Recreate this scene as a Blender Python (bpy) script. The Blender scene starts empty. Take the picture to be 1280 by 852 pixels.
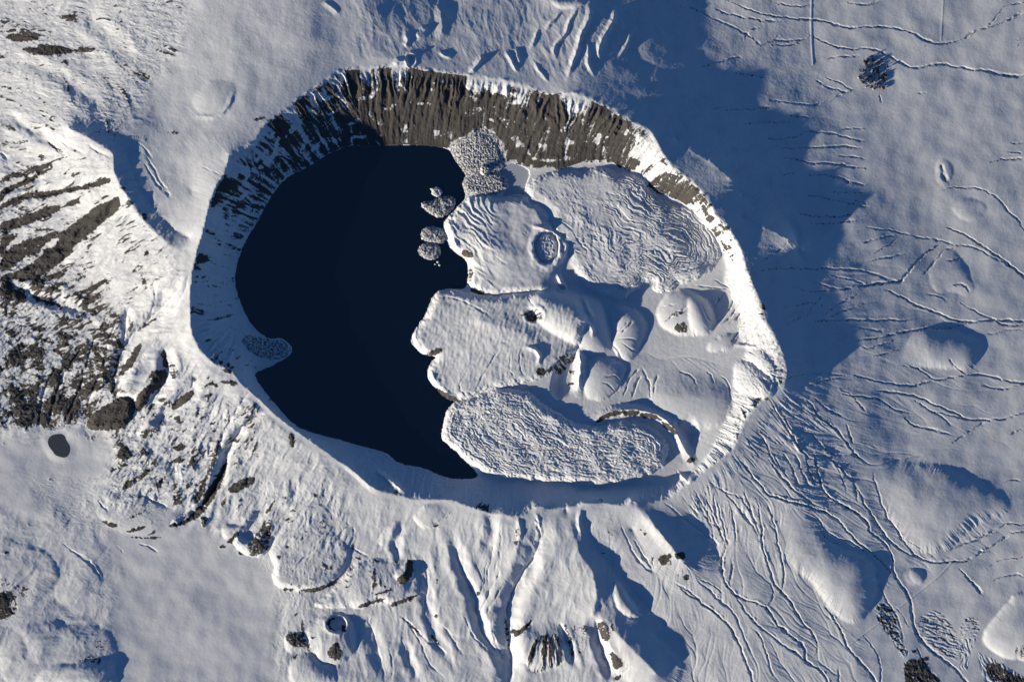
# Snow-covered caldera with a dark crater lake, seen from orbit.
# Plan coordinates (u right, v down) are in units of 10 m; heights are in the same unit.
import bpy, math, time
import numpy as np
T0 = time.time()
f32 = np.float32
STEP = 0.9                     # grid spacing (x 10 m)
U0, U1, V0, V1 = -70.0, 1350.0, -60.0, 912.0
us = np.arange(U0, U1 + 1e-3, STEP, dtype=f32)
vs = np.arange(V0, V1 + 1e-3, STEP, dtype=f32)
NU, NV = len(us), len(vs)
UU, VV = np.meshgrid(us, vs)
rng = np.random.default_rng(7)
M = 10.0                       # metres per plan unit
CAMH = 300000.0                # camera altitude in metres

# ---------------------------------------------------------------- helpers
TILE = {'P': (0, 0, 1.0)}
for _k, (_x, _y) in {'1': (0, 0), '2': (425, 0), '3': (850, 0), '4': (0, 284), '5': (425, 284), '6': (850, 284),
                     '7': (0, 567), '8': (425, 567), '9': (850, 567)}.items():
    TILE[_k] = (_x, _y, 2.977)
TILE.update({'a': (500, 150, 4.26), 'b': (640, 190, 4.26), 'c': (640, 340, 5.327), 'd': (530, 470, 3.556),
             'e': (780, 300, 4.26), 'f': (0, 170, 5.682), 'g': (0, 310, 5.682), 'h': (0, 430, 5.682),
             'i': (150, 430, 5.682), 'j': (100, 560, 5.682), 'k': (250, 600, 5.682), 'l': (330, 690, 5.682),
             'm': (400, 70, 5.682), 'n': (600, 70, 5.682), 'o': (720, 160, 5.682), 'p': (540, 620, 5.682),
             'q': (600, 700, 5.682), 'r': (740, 610, 5.682), 's': (400, 0, 5.818), 't': (580, 0, 4.923),
             'w': (1060, 700, 5.605)})

def pts(tile, s):
    """'x,y x,y,z' in a survey sheet -> array of plan coordinates (z kept as it is)"""
    x0, y0, k = TILE[tile]
    out = []
    for tok in s.split():
        c = [float(q) for q in tok.split(',')]
        out.append([x0 + c[0] / k, y0 + c[1] / k] + c[2:])
    return np.array(out, dtype=np.float64)

_perm = {}
def perlin(x, y, seed=0):
    if seed not in _perm:
        r = np.random.default_rng(1000 + seed)
        p = r.permutation(256).astype(np.int32)
        a = r.random(256) * 2 * np.pi
        _perm[seed] = (np.concatenate([p, p]), np.cos(a).astype(f32), np.sin(a).astype(f32))
    p, gx, gy = _perm[seed]
    x = np.asarray(x, f32); y = np.asarray(y, f32)
    xf = np.floor(x); yf = np.floor(y)
    xi = xf.astype(np.int32) & 255; yi = yf.astype(np.int32) & 255
    dx = x - xf; dy = y - yf
    def g(ix, iy, ddx, ddy):
        h = p[p[ix & 255] + (iy & 255)]
        return gx[h] * ddx + gy[h] * ddy
    u = dx * dx * dx * (dx * (dx * 6 - 15) + 10)
    v = dy * dy * dy * (dy * (dy * 6 - 15) + 10)
    n0 = g(xi, yi, dx, dy); n1 = g(xi + 1, yi, dx - 1, dy)
    n2 = g(xi, yi + 1, dx, dy - 1); n3 = g(xi + 1, yi + 1, dx - 1, dy - 1)
    a = n0 + u * (n1 - n0); b = n2 + u * (n3 - n2)
    return (a + v * (b - a)) * 1.5

def fbm(x, y, octaves=4, seed=0, gain=0.5, ridged=False):
    out = 0; amp = 1.0; tot = 0
    for o in range(octaves):
        n = perlin(x * 2.03 ** o + 17.3 * o, y * 2.03 ** o - 9.1 * o, seed + o)
        if ridged:
            n = 1 - 2 * np.abs(n)
        out = out + amp * n; tot += amp; amp *= gain
    return (out / tot).astype(f32)

def sstep(a, b, x):
    t = np.clip((x - a) / (b - a), 0, 1)
    return t * t * (3 - 2 * t)

def window(p, m):
    i0 = max(0, int((p[:, 0].min() - m - U0) / STEP)); i1 = min(NU, int((p[:, 0].max() + m - U0) / STEP) + 2)
    j0 = max(0, int((p[:, 1].min() - m - V0) / STEP)); j1 = min(NV, int((p[:, 1].max() + m - V0) / STEP) + 2)
    return slice(j0, max(j0, j1)), slice(i0, max(i0, i1))

def line_dist(p, X, Y, want_t=False):
    """distance to an open polyline; t = arc length of the nearest point"""
    best = np.full(X.shape, 1e9, f32); tt = np.zeros(X.shape, f32) if want_t else None
    acc = 0.0
    for k in range(len(p) - 1):
        ax, ay = p[k, :2]; bx, by = p[k + 1, :2]
        ex, ey = bx - ax, by - ay; L2 = ex * ex + ey * ey + 1e-9
        w = np.clip(((X - ax) * ex + (Y - ay) * ey) / L2, 0, 1)
        d = (X - ax - w * ex) ** 2 + (Y - ay - w * ey) ** 2
        if want_t:
            m = d < best
            tt[m] = acc + w[m] * math.sqrt(L2)
        best = np.minimum(best, d)
        acc += math.sqrt(L2)
    best = np.sqrt(best)
    return (best, tt, acc) if want_t else best

def inside(p, X, Y):
    c = np.zeros(X.shape, bool); n = len(p)
    for k in range(n):
        x1, y1 = p[k, :2]; x2, y2 = p[(k + 1) % n, :2]
        if y1 == y2: continue
        hit = ((y1 > Y) != (y2 > Y)) & (X < (x2 - x1) * (Y - y1) / (y2 - y1) + x1)
        c ^= hit
    return c

def sdf(p, X, Y):
    """signed distance to a closed polygon, positive inside"""
    d = line_dist(np.vstack([p, p[:1]]), X, Y)
    return np.where(inside(p, X, Y), d, -d).astype(f32)

def smooth_poly(p, closed=True, n=2):
    """corner cutting"""
    p = np.asarray(p, float)
    for _ in range(n):
        q = np.roll(p, -1, axis=0) if closed else p[1:]
        a = p if closed else p[:-1]
        r = np.empty((2 * len(a), p.shape[1]))
        r[0::2] = a * .75 + q * .25; r[1::2] = a * .25 + q * .75
        p = r if closed else np.vstack([p[:1], r, p[-1:]])
    return p

def blur(a, n=1):
    for _ in range(n):
        b = np.pad(a, 1, mode='edge')
        a = (b[:-2, 1:-1] + 2 * b[1:-1, 1:-1] + b[2:, 1:-1]) / 4
        b = np.pad(a, 1, mode='edge')
        a = (b[1:-1, :-2] + 2 * b[1:-1, 1:-1] + b[1:-1, 2:]) / 4
    return a

def resize(a, shape):
    h, w = a.shape; H_, W_ = shape
    y = np.linspace(0, h - 1, H_); x = np.linspace(0, w - 1, W_)
    y0 = np.minimum(y.astype(int), h - 2); x0 = np.minimum(x.astype(int), w - 2)
    fy = (y - y0)[:, None]; fx = (x - x0)[None, :]
    A = a[y0][:, x0]; B = a[y0][:, x0 + 1]; C = a[y0 + 1][:, x0]; D = a[y0 + 1][:, x0 + 1]
    return (A * (1 - fy) * (1 - fx) + B * (1 - fy) * fx + C * fy * (1 - fx) + D * fy * fx).astype(f32)

def membrane(lines):
    """heights between surveyed lines: relax a membrane stretched over them, coarse to fine"""
    allp = []
    for p in lines:
        for k in range(len(p) - 1):
            L = math.hypot(*(p[k + 1, :2] - p[k, :2])); n = max(2, int(L / 0.7))
            w = np.linspace(0, 1, n)[:, None]
            allp.append(p[k] * (1 - w) + p[k + 1] * w)
        if len(p) == 1: allp.append(p)
    q = np.vstack(allp)
    Wd, Hd = U1 - U0, V1 - V0
    cur = None
    for step in (48, 24, 12, 6, 3, 2):
        nx, ny = int(Wd / step) + 1, int(Hd / step) + 1
        ix = np.clip(np.rint((q[:, 0] - U0) / Wd * (nx - 1)).astype(int), 0, nx - 1)
        iy = np.clip(np.rint((q[:, 1] - V0) / Hd * (ny - 1)).astype(int), 0, ny - 1)
        fl = iy * nx + ix
        c = np.bincount(fl, minlength=nx * ny); s = np.bincount(fl, weights=q[:, 2], minlength=nx * ny)
        m = (c > 0).reshape(ny, nx); val = (s / np.maximum(c, 1)).reshape(ny, nx)
        cur = np.full((ny, nx), q[:, 2].mean()) if cur is None else resize(cur, (ny, nx)).astype(float)
        cur[m] = val[m]
        for it in range(400 if step > 6 else 160 if step > 2 else 60):
            b = np.pad(cur, 1, mode='edge')
            cur = (b[:-2, 1:-1] + b[2:, 1:-1] + b[1:-1, :-2] + b[1:-1, 2:]) / 4
            cur[m] = val[m]
    return resize(cur, (NV, NU))
# ---------------------------------------------------------------- survey data
RIM = pts('P', '''430,86,57.8,1 445,85,56.9,1 458.6,84,57.2,1 480,83,58,1 499,81,60,0.9 516,83,59,1 532.5,87,58,1 552,89,57,1 569.5,91,57,1
600,96,57,1 626.6,99,58,0.9 660,107.5,59,0.9 675,114,59,0.9 690,118,60,0.9 707,115,64,0.8 722,117,65,0.6 734,122,64,0.9 748,128,63,1 761,134,63,1 780,147,63,0.9
794.5,154.5,64,0.8 805,158,64,0.5 815,165,64,0.2 822,178,63,0.1 828,191.5,62,0.1 840,207,61,0.3 850,215,60,0.7 870,231,58,0.8 884,247,57,0.7 890,256,57,0.4 896,270,56,0.3 904,278,57,0.5
912,282,58,0.4 917,294,57,0.2 927,311,56,0.2 932,331,54,0.1 940.7,354.6,53,0.05 951,378,49,0.05 957.5,401.6,47,0.05 967.6,418,45,0 978,440,44,0 984,462,44,0 982,482,46,0
971,486,46,0.1 954,499,43,0.1 942,513,42,0.15 931,528,40,0.15 917,563,37,0.05 904,572,37,0 886,586,35,0 870,597,33,0 852,611,30,0.1 838,622,27,0.1 815,629,28,0.1 803,629,29,0.1 791,625,37,0.1
782,631,33.6,0.1 774,631,33.6,0.1 752,627,33.6,0.1 731,627,38.1,0.1 722,632,34.7,0.1 710,633,35.8,0.1 694,636,35.8,0.1 684,636,35.8,0.1 678,631,39.2,0.1 670,634,39.2,0.1 664,640,37,0.1 655,643,38.1,0.1
640,646,39.2,0.2 630,641,39.2,0.1 616,642,38.1,0.1 600,637,37,0.1 586,632.5,35.8,0.1 572,627,34.7,0.1 559,623,33.6,0.1 535,624,31.4,0.1 516,624,29.1,0.1 500,619,28,0.1 485,616,28,0.1 462,607,29.1,0.1 445,592,28.8,0.1
425,577,32.1,0.1 410,565,34.1,0.1 390,551,36.5,0.2 369.5,536,39,0.2 343,516,42,0.2 322.5,496,43.3,0.34 302,479,44.2,0.34 289,462,47.6,0.34 269,455,49.7,0.34 250,438.5,52.5,0.34 240,418,56.8,0.34
237,395,61.1,0.34 238,368,65.3,0.34 240,341,68.2,0.34 247,311,73.9,0.4 253.6,291,76.8,0.5 262,255,78.3,0.6 270,232,78.3,0.6 282,215,76.6,0.65 287,193,75.9,0.65 302,185,72.7,0.7 317,178,70.8,0.7 331,154.5,69.1,0.7 346,144,67.1,0.7
369.5,126,65.6,0.75 386,114,63.4,0.75 403,104,62.1,0.8 417,93,59.9,0.8''')
# shoreline of the lake (closed)
LAKE = pts('P', '''430,184 440,181 458.6,183 480,182 509,181 535,182 559,185 563,190 573,206 583,219 577.5,227.5 579,237 583,245 575,256 559,272 553,279
559,304 566,314 583,324 586,341 583,359.6 576,361 552.6,361 541,368 536,385 522.5,408 513,422 516,432 529,443.6 546,445 539,452 533,465 536,475.5 552.6,495.6 569.5,502
569,501 558,512 554,529 551,546 557,553 572,566 597,591 596,597 573,599 553,595.5 529,584 499,580 485.5,567 475,563 445,556 425,549.5
390,541 369.6,532.6 353,516 336,496 322.6,479 317.6,465.4 336,459 356,448.6 364.6,442 365,432 353,422 336,423.4 322.5,415 309,398 299,375 292,351 299,317.6
312,291 319,282 336,249 356,222 386,208 410,192''')
FLOOR_FOOT = [pts('P', s) for s in (
    '608,163,14 622,180,8 633,203,2.5 657,208,2.5 668,211,6 700,212,7 727,203,9 768,203,10 790,212,11 805,222,12 821,239,12 850,252,11 872,268,13 890,290,14 903,312,13 910,335,12 905,352,9',
    '905,352,9 915,372,14 925,395,14 925,420,13 935,438,14 925,455,13 918,470,12 915,500,14 905,530,14 888,565,14 872,585,13 855,600,13 835,607,8 790,608,7 740,610,6 690,609,6 650,606,5 620,603,3 597,597,.4')]
# surveyed lines with heights
CON = [pts('P', s) for s in (
    '745,372,6 790,378,6 830,370,6 860,350,7', '800,440,6 830,450,6 870,445,8 900,455,10', '700,350,12 712,340,9', '760,505,9 730,515,8', '600,300,14 640,320,16',
    '600,400,16 660,420,18', '880,530,8 870,555,7 840,600,7', '-70,-60,-48 -70,150,-44', '0,0,-26 0,150,-22', '100,100,6 100,0,0', '200,150,42 200,60,30 200,-60,18',
    '300,0,44 300,90,56', '380,-60,44 380,60,64', '-70,300,-16 0,300,-2', '60,250,13 95,300,22', '430,-60,44 450,0,56 470,50,60', '560,-60,18 560,10,34 590,60,46',
    '660,-60,16 660,20,32 660,70,46', '745,-60,22 750,0,34 735,50,48 722,90,58', '790,-60,12 800,0,20 800,40,28', '850,-60,-5 880,0,-1 920,50,4', '182,135,38 205,180,52 240,240,62',
    '0,400,0 60,390,5 120,385,14 180,370,34', '0,450,0 60,455,5 110,450,12 140,440,18', '0,505,1 50,512,4 100,500,10 150,480,24', '-70,540,0 0,541,.5 50,541,.5 90,538,.8 110,545,1 160,530,4',
    '-70,640,-1 0,620,-1 60,620,-.5 120,600,0', '0,570,0 100,560,0', '200,560,8 230,500,25', '170,600,7 140,645,4', '200,440,32 212,400,46', '-70,760,1 0,760,1 50,800,2',
    '250,560,15 290,600,11 330,640,9', '190,690,0 220,672,.5 260,665,1 300,690,1 335,700,1 345,740,1', '170,760,-1 240,740,-1 300,780,-2 330,850,-3 330,912,-3',
    '130,690,-.5 150,720,-.5', '180,852,-2 180,912,-3', '400,640,14 450,650,16 500,665,18', '400,700,9 450,690,12', '530,690,15 520,760,2 500,852,-13 500,912,-19',
    '420,800,-2 440,852,-9', '600,700,18 590,760,3 600,852,-14', '640,740,10 640,800,-5 640,880,-20', '700,830,-10 720,870,-17', '850,830,-12 880,912,-22', '760,60,44 800,90,42 850,130,40',
    '905,150,27 960,190,22 985,260,20 1005,330,21 1022,400,22 1030,460,22 1008,510,22 975,560,23', '930,40,4 1000,100,0 1060,180,-1 1085,250,-1 1095,340,1 1105,430,3',
    '1100,60,-10 1130,200,-10 1160,330,-14 1180,400,-17', '1010,620,17 960,640,20 920,660,15', '1060,600,0 1090,560,-8 1140,520,-18', '950,720,4 1000,780,-9 1040,852,-20',
    '1120,740,-24 1090,700,-14', '1350,-60,-28 1350,200,-31 1350,500,-37 1350,700,-43 1350,912,-45', '1240,0,-20 1240,250,-21 1240,420,-25 1250,560,-30',
    '1000,-60,-9 1200,-60,-24', '1180,760,-33 1200,852,-38', '-70,912,-2 100,912,-2', '1000,912,-21 1250,912,-42', )]
SHARP = [pts('P', s) for s in (
    '845,172,48 868,192,53 890,204,53 912,222,50 930,245,38', '930,273,43 955,283,44 985,298,40 1003,312,27',
    '85,160,42 110,172,52 142,192,62', '142,192,62 143,215,64 150,233,65 163,252,66 178,274,66 195,290,66 212,305,66 228,312,66', '158,190,54 165,215,57 178,243,60 200,268,61 218,287,61 236,297,64',
    '707,634,32 716,660,33 724,690,31 741,715,28 747,745,24 742,768,18', '735,655,25 748,690,17 775,720,9 803,750,2 830,780,-4', '791,626,33 806,645,32 828,670,30 845,690,27 858,708,20',
    '790,660,20 810,700,14 830,730,6 850,770,-1 900,852,-12', '862,640,20 880,660,14 895,680,8 900,700,4', '748,755,16 770,790,14 795,815,9 820,840,3',
    '742,800,-2 760,840,-11 770,880,-16', )]

# hills and lava lobes: sheet, outline, height, slope width, profile power, name
DOMES = [
 ('b', '70,200 100,150 160,110 260,95 340,100 420,80 520,85 600,105 680,130 720,200 800,250 900,290 990,330 1050,400 1100,480 1110,560 1085,620 1000,670 900,710 830,750 770,750 745,725 760,690 700,700 640,750 580,780 500,770 420,730 370,690 340,650 310,590 270,500 215,395 195,345 205,320 150,290 90,260', 5.2, 13, 2.0, '860,150 640,330'),
 ('P', '584,246 600,243 628,246 655,246 668,250 684,262 690,285 708,300 708,325 697,340 690,358 668,366 640,366 610,370 584,360 587,341 584,324 567,314 560,304 554,279 560,272', 6.5, 11, 2.0),
 ('P', '577,362 603,371 640,368 690,360 725,368 735,400 724,437 690,470 650,480 612,486 585,500 569,501 553,495 537,475 534,465 540,452 547,446 529,443 517,432 514,422 523,408 537,385 542,368 553,362', 6.5, 10, 2.0),
 ('d', '75,270 85,210 100,150 140,115 200,100 270,65 320,40 410,55 490,75 520,120 600,165 680,205 745,225 790,215 850,200 930,195 1000,210 1050,250 1080,300 1085,350 1060,400 1010,440 950,450 880,485 780,490 680,480 560,470 420,465 300,450 245,420 180,370 110,305', 5.6, 11, 2.0),
]
# rounded hills: sheet, outline, height, radius over which they rise, power
HILLS = [
 ('e', '170,420 185,340 240,280 320,258 400,285 450,330 480,400 490,450 470,490 400,510 320,505 250,490 200,460', 9, 22, 1.7),
 ('e', '335,310 390,285 450,335 475,430 445,500 370,505 345,420', 6, 22, 1.7),
 ('e', '440,570 470,530 560,500 610,490 600,530 570,570 500,595 455,590', 4, 10, 1.8),
 ('e', '585,700 590,660 640,640 720,690 790,760 810,820 760,852 690,830 600,800', 7, 18, 1.8),
 ('e', '640,610 700,580 760,600 800,680 830,740 800,740 740,700 690,660', 5, 12, 1.7),
 ('c', '655,240 690,215 760,225 840,260 905,325 885,410 850,490 800,590 740,590 700,560 665,480 690,400 670,330', 8, 24, 1.5),
 ('c', '500,600 560,560 700,590 770,620 745,720 690,800 600,852 520,852 470,760 460,660', 7, 26, 1.5),
 ('P', '812,478 818,468 832,462 850,461 868,464 890,470 905,480 915,497 912,520 895,535 860,540 830,530 812,505', 8, 24, 1.5, '860,455 860,500'),
 ('c', '190,110 250,100 330,150 400,150 480,140 560,170 600,220 620,320 660,440 640,520 540,540 470,540 440,480 330,430 200,360 120,260 120,180', 17, 30, 1.5),
 ('6', '810,500 830,440 870,400 930,375 1000,385 1060,395 1110,420 1135,440 1100,500 1075,535 1000,520 900,520', 6.5, 26, 1.6, '800,470 930,450'),
 ('9', '350,250 380,210 440,195 490,215 520,270 560,330 620,360 690,380 725,420 735,500 715,570 660,632 600,610 540,550 500,480 420,420 370,330', 9.5, 42, 1.6, '380,250 600,480'),
 ('9', '640,40 720,20 850,30 980,45 1060,90 1150,125 1215,160 1230,200 1170,235 1070,260 1040,320 980,350 900,370 850,330 790,250 730,160 680,100', 9, 40, 1.6, '680,0 1000,200'),
 ('9', '1110,690 1170,610 1215,560 1250,515 1330,500 1400,540 1400,700 1330,770 1200,760', 10, 40, 1.7),
 ('9', '830,440 860,425 900,440 912,470 895,490 850,480', 1.1, 8, 1.8),
 ('6', '960,90 1020,80 1050,120 1080,180 1100,240 1075,260 1020,230 960,250 930,210 925,160', 2.2, 16, 1.7),
 ('l', '300,590 310,540 360,490 430,455 520,440 590,460 635,510 655,590 650,680 620,740 560,780 480,800 400,780 340,700', 9, 21, 1.5),
 ('7', '0,700 60,640 160,630 300,640 370,640 420,680 430,760 400,830 300,848 100,870 0,848', 6, 40, 1.6),
 ('7', '200,470 260,440 340,400 380,440 385,490 330,520 250,570 210,550', 3, 20, 1.7),
 ('7', '-20,300 60,330 150,350 210,400 220,470 160,540 60,570 -60,560', 3, 30, 1.8),
 ('7', '60,660 0,640 -60,660 -60,800 60,800 110,740', 2, 20, 1.8),
 ('1', '715,400 730,340 790,300 850,300 880,320 870,370 850,410 830,435 760,435', 2.2, 14, 1.7),
 ('k', '340,440 420,360 500,260 570,290 580,330 510,420 500,480 450,540 380,550 345,540 235,470 230,440 270,370', 6, 8, 1.95, '540,280 400,480'),
 ('k', '490,480 540,400 640,300 640,200 720,150 830,150 850,250 900,330 1080,480 1060,580 1010,650 970,720 880,770 790,795 690,790 580,780 530,740 512,690 520,600 500,560', 7.5, 9, 1.95, '740,260 700,760'),
 ('k', '20,260 45,280 40,325 20,320', 3, 3, 1.6),
 ('k', '190,450 270,380 330,330 290,330 190,300 150,340', 4, 12, 1.6),
 ('l', '340,380 450,300 560,170 620,100 700,60 860,30 1000,30 1060,60 1060,130 1110,200 1110,290 1060,320 900,380 840,330 760,370 700,400 620,390 420,400', 6, 9, 1.95, '900,-40 760,200'),
 ('l', '900,160 960,130 1000,70 1050,70 1060,140 1050,200 980,220', 7, 8, 1.3),
 ('l', '150,600 170,570 270,560 310,610 310,680 250,690 210,720 160,700', 5, 9, 1.7),
 ('l', '180,800 210,750 300,720 340,720 380,770 440,800 520,852 520,950 180,950', 6, 22, 1.7),
 ('8', '10,480 60,390 160,360 260,350 270,400 250,480 230,560 100,560 20,560', 3, 12, 1.8),
 ('8', '270,230 300,190 360,175 410,185 415,205 370,260 310,285 280,260', 3.5, 9, 1.9, '400,180 330,240'),
 ('8', '140,310 180,270 220,240 235,270 220,310 170,340 145,335', 2.5, 8, 1.9, '230,240 190,290'),
 ('8', '340,600 350,480 400,400 430,420 470,520 505,610 500,680 420,680', 3, 10, 1.8, '400,400 440,540'),
 ('8', '700,640 780,625 830,640 850,690 870,750 840,790 780,805 720,815 690,770 640,770 635,690', 8, 22, 1.5, '780,600 770,720'),
 ('8', '1015,450 1045,490 1085,545 1130,600 1095,612 1040,585 1018,540', 6, 5, 1.3),
 ('8', '955,600 1010,560 1100,620 1180,680 1240,740 1280,800 1250,870 1100,880 1050,820 1010,760 970,690', 5, 22, 1.6, '960,570 1150,760'),
 ('j', '100,320 150,310 340,315 440,340 620,420 680,480 620,550 520,620 400,620 280,600 150,520 110,400', 3, 9, 1.6),
 ('j', '620,560 700,480 800,400 870,300 930,100 1010,-40 1050,-40 1010,120 920,330 860,440 760,520', 4.5, 6, 1.95, '1000,0 800,440'),
 ('h', '610,560 680,480 770,430 830,380 880,365 945,385 950,480 930,540 880,590 720,610 620,600', 6, 7, 1.95),
 ('h', '820,370 830,320 870,240 980,130 1060,20 1140,-60 1190,120 1195,200 1150,300 1080,340 1030,440 960,480 955,390', 7, 8, 1.95, '1150,-60 980,300'),
 ('i', '370,450 400,400 480,330 520,310 530,350 490,410 420,460', 3.0, 6, 1.6),
 ('i', '120,650 170,560 230,540 290,590 285,640 200,670 130,680', 3, 6, 1.6),
 ('7', '120,900 150,800 240,780 330,775 390,770 425,790 440,900', 9, 30, 1.7),
 ('t', '520,0 680,0 780,0 700,50 610,60 560,30', 3, 12, 1.7),
 ('P', '795,520 800,515 806,520 800,530', .5, 4, 1.7),
 ('w', '430,80 470,55 520,80 545,130 520,165 460,150', 1.5, 6, 1.8),
 ('3', '950,600 990,590 1020,620 1000,690 960,690', 1.2, 9, 1.8),
 ('3', '1010,770 1060,735 1120,750 1150,780 1100,820 1040,810', 1.5, 10, 1.8),
]
# ridges (+) and gullies (-): sheet, line, height, half-width
RIDGES = [
 ('d', '755,200 820,160 880,147 960,148 1050,176 1115,230 1150,310 1190,375 1200,395', 6, 7), ('d', '1130,430 1180,470 1200,440', 4, 4),
 ('a', '880,640 890,680 860,740 820,775', 4, 4), ('a', '700,560 760,575 820,600 870,640', 2.0, 3),
 ('c', '442,500 455,560 458,640 448,720 438,790', 7, 7), ('c', '450,310 520,350 540,400 535,430', 2.5, 3), ('b', '240,650 262,690 270,730', 4, 3.5),
 ('e', '585,560 660,560 720,580', 1.5, 3), ('c', '480,160 500,250 540,300', 3, 4),
 ('5', '340,260 300,330 275,400 300,455', 2, 4), ('5', '330,500 350,570 400,620 440,640', 2, 4),
 ('a', '250,520 270,580 300,680 350,730', 2, 4), ('c', '90,500 150,510 190,560 170,620', 3, 3.5),
 # wind-scoured ridges on the north slope
 ('t', '700,50 640,140 630,210 545,285 560,355', 3.5, 3.2), ('t', '770,40 775,110 720,200 700,300 650,430 640,480', 5, 4.5), ('t', '755,250 765,330 760,400 800,460', 3, 3),
 ('t', '930,60 920,130 860,220 825,310 835,370', 5, 4.5), ('t', '1045,180 1015,210 1010,270 950,350', 3.5, 3), ('t', '265,320 300,400 330,440', 3, 3), ('t', '320,290 330,350 350,400', 2.5, 3), ('t', '455,180 430,260 410,300', 2.5, 3),
 ('t', '600,80 540,130 500,190', 2.5, 3), ('t', '120,350 60,420 30,450', 3, 4), ('t', '430,380 480,460 520,500', 2, 3),
 ('s', '540,480 560,450 620,440 640,470', 5, 5), ('s', '610,340 640,300 625,250', 3.5, 5), ('s', '690,260 740,250 780,200', 4, 6), ('s', '870,300 890,210 880,100 840,20', 2.5, 8), ('s', '870,370 890,400 960,420', 2.5, 3), ('s', '20,10 100,60 135,110', 2.5, 5),
 ('s', '1090,530 1140,470 1190,400', 2.5, 5),
 ('4', '700,170 660,240 600,310', 1.5, 6), ('1', '720,430 800,440 850,400 870,340', 1.2, 4),
 ('8', '1130,205 1180,280 1230,340 1275,380', 2, 10), ('8', '0,20 60,70 110,120 150,140', 2, 5), ('8', '130,60 190,100 245,145', 3.5, 4),
 ('p', '740,120 770,250 740,350', 2, 4), ('p', '610,150 630,250 620,320', 2, 4), ('p', '1060,90 1040,180 1060,260', 2.5, 4),
]
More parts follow.
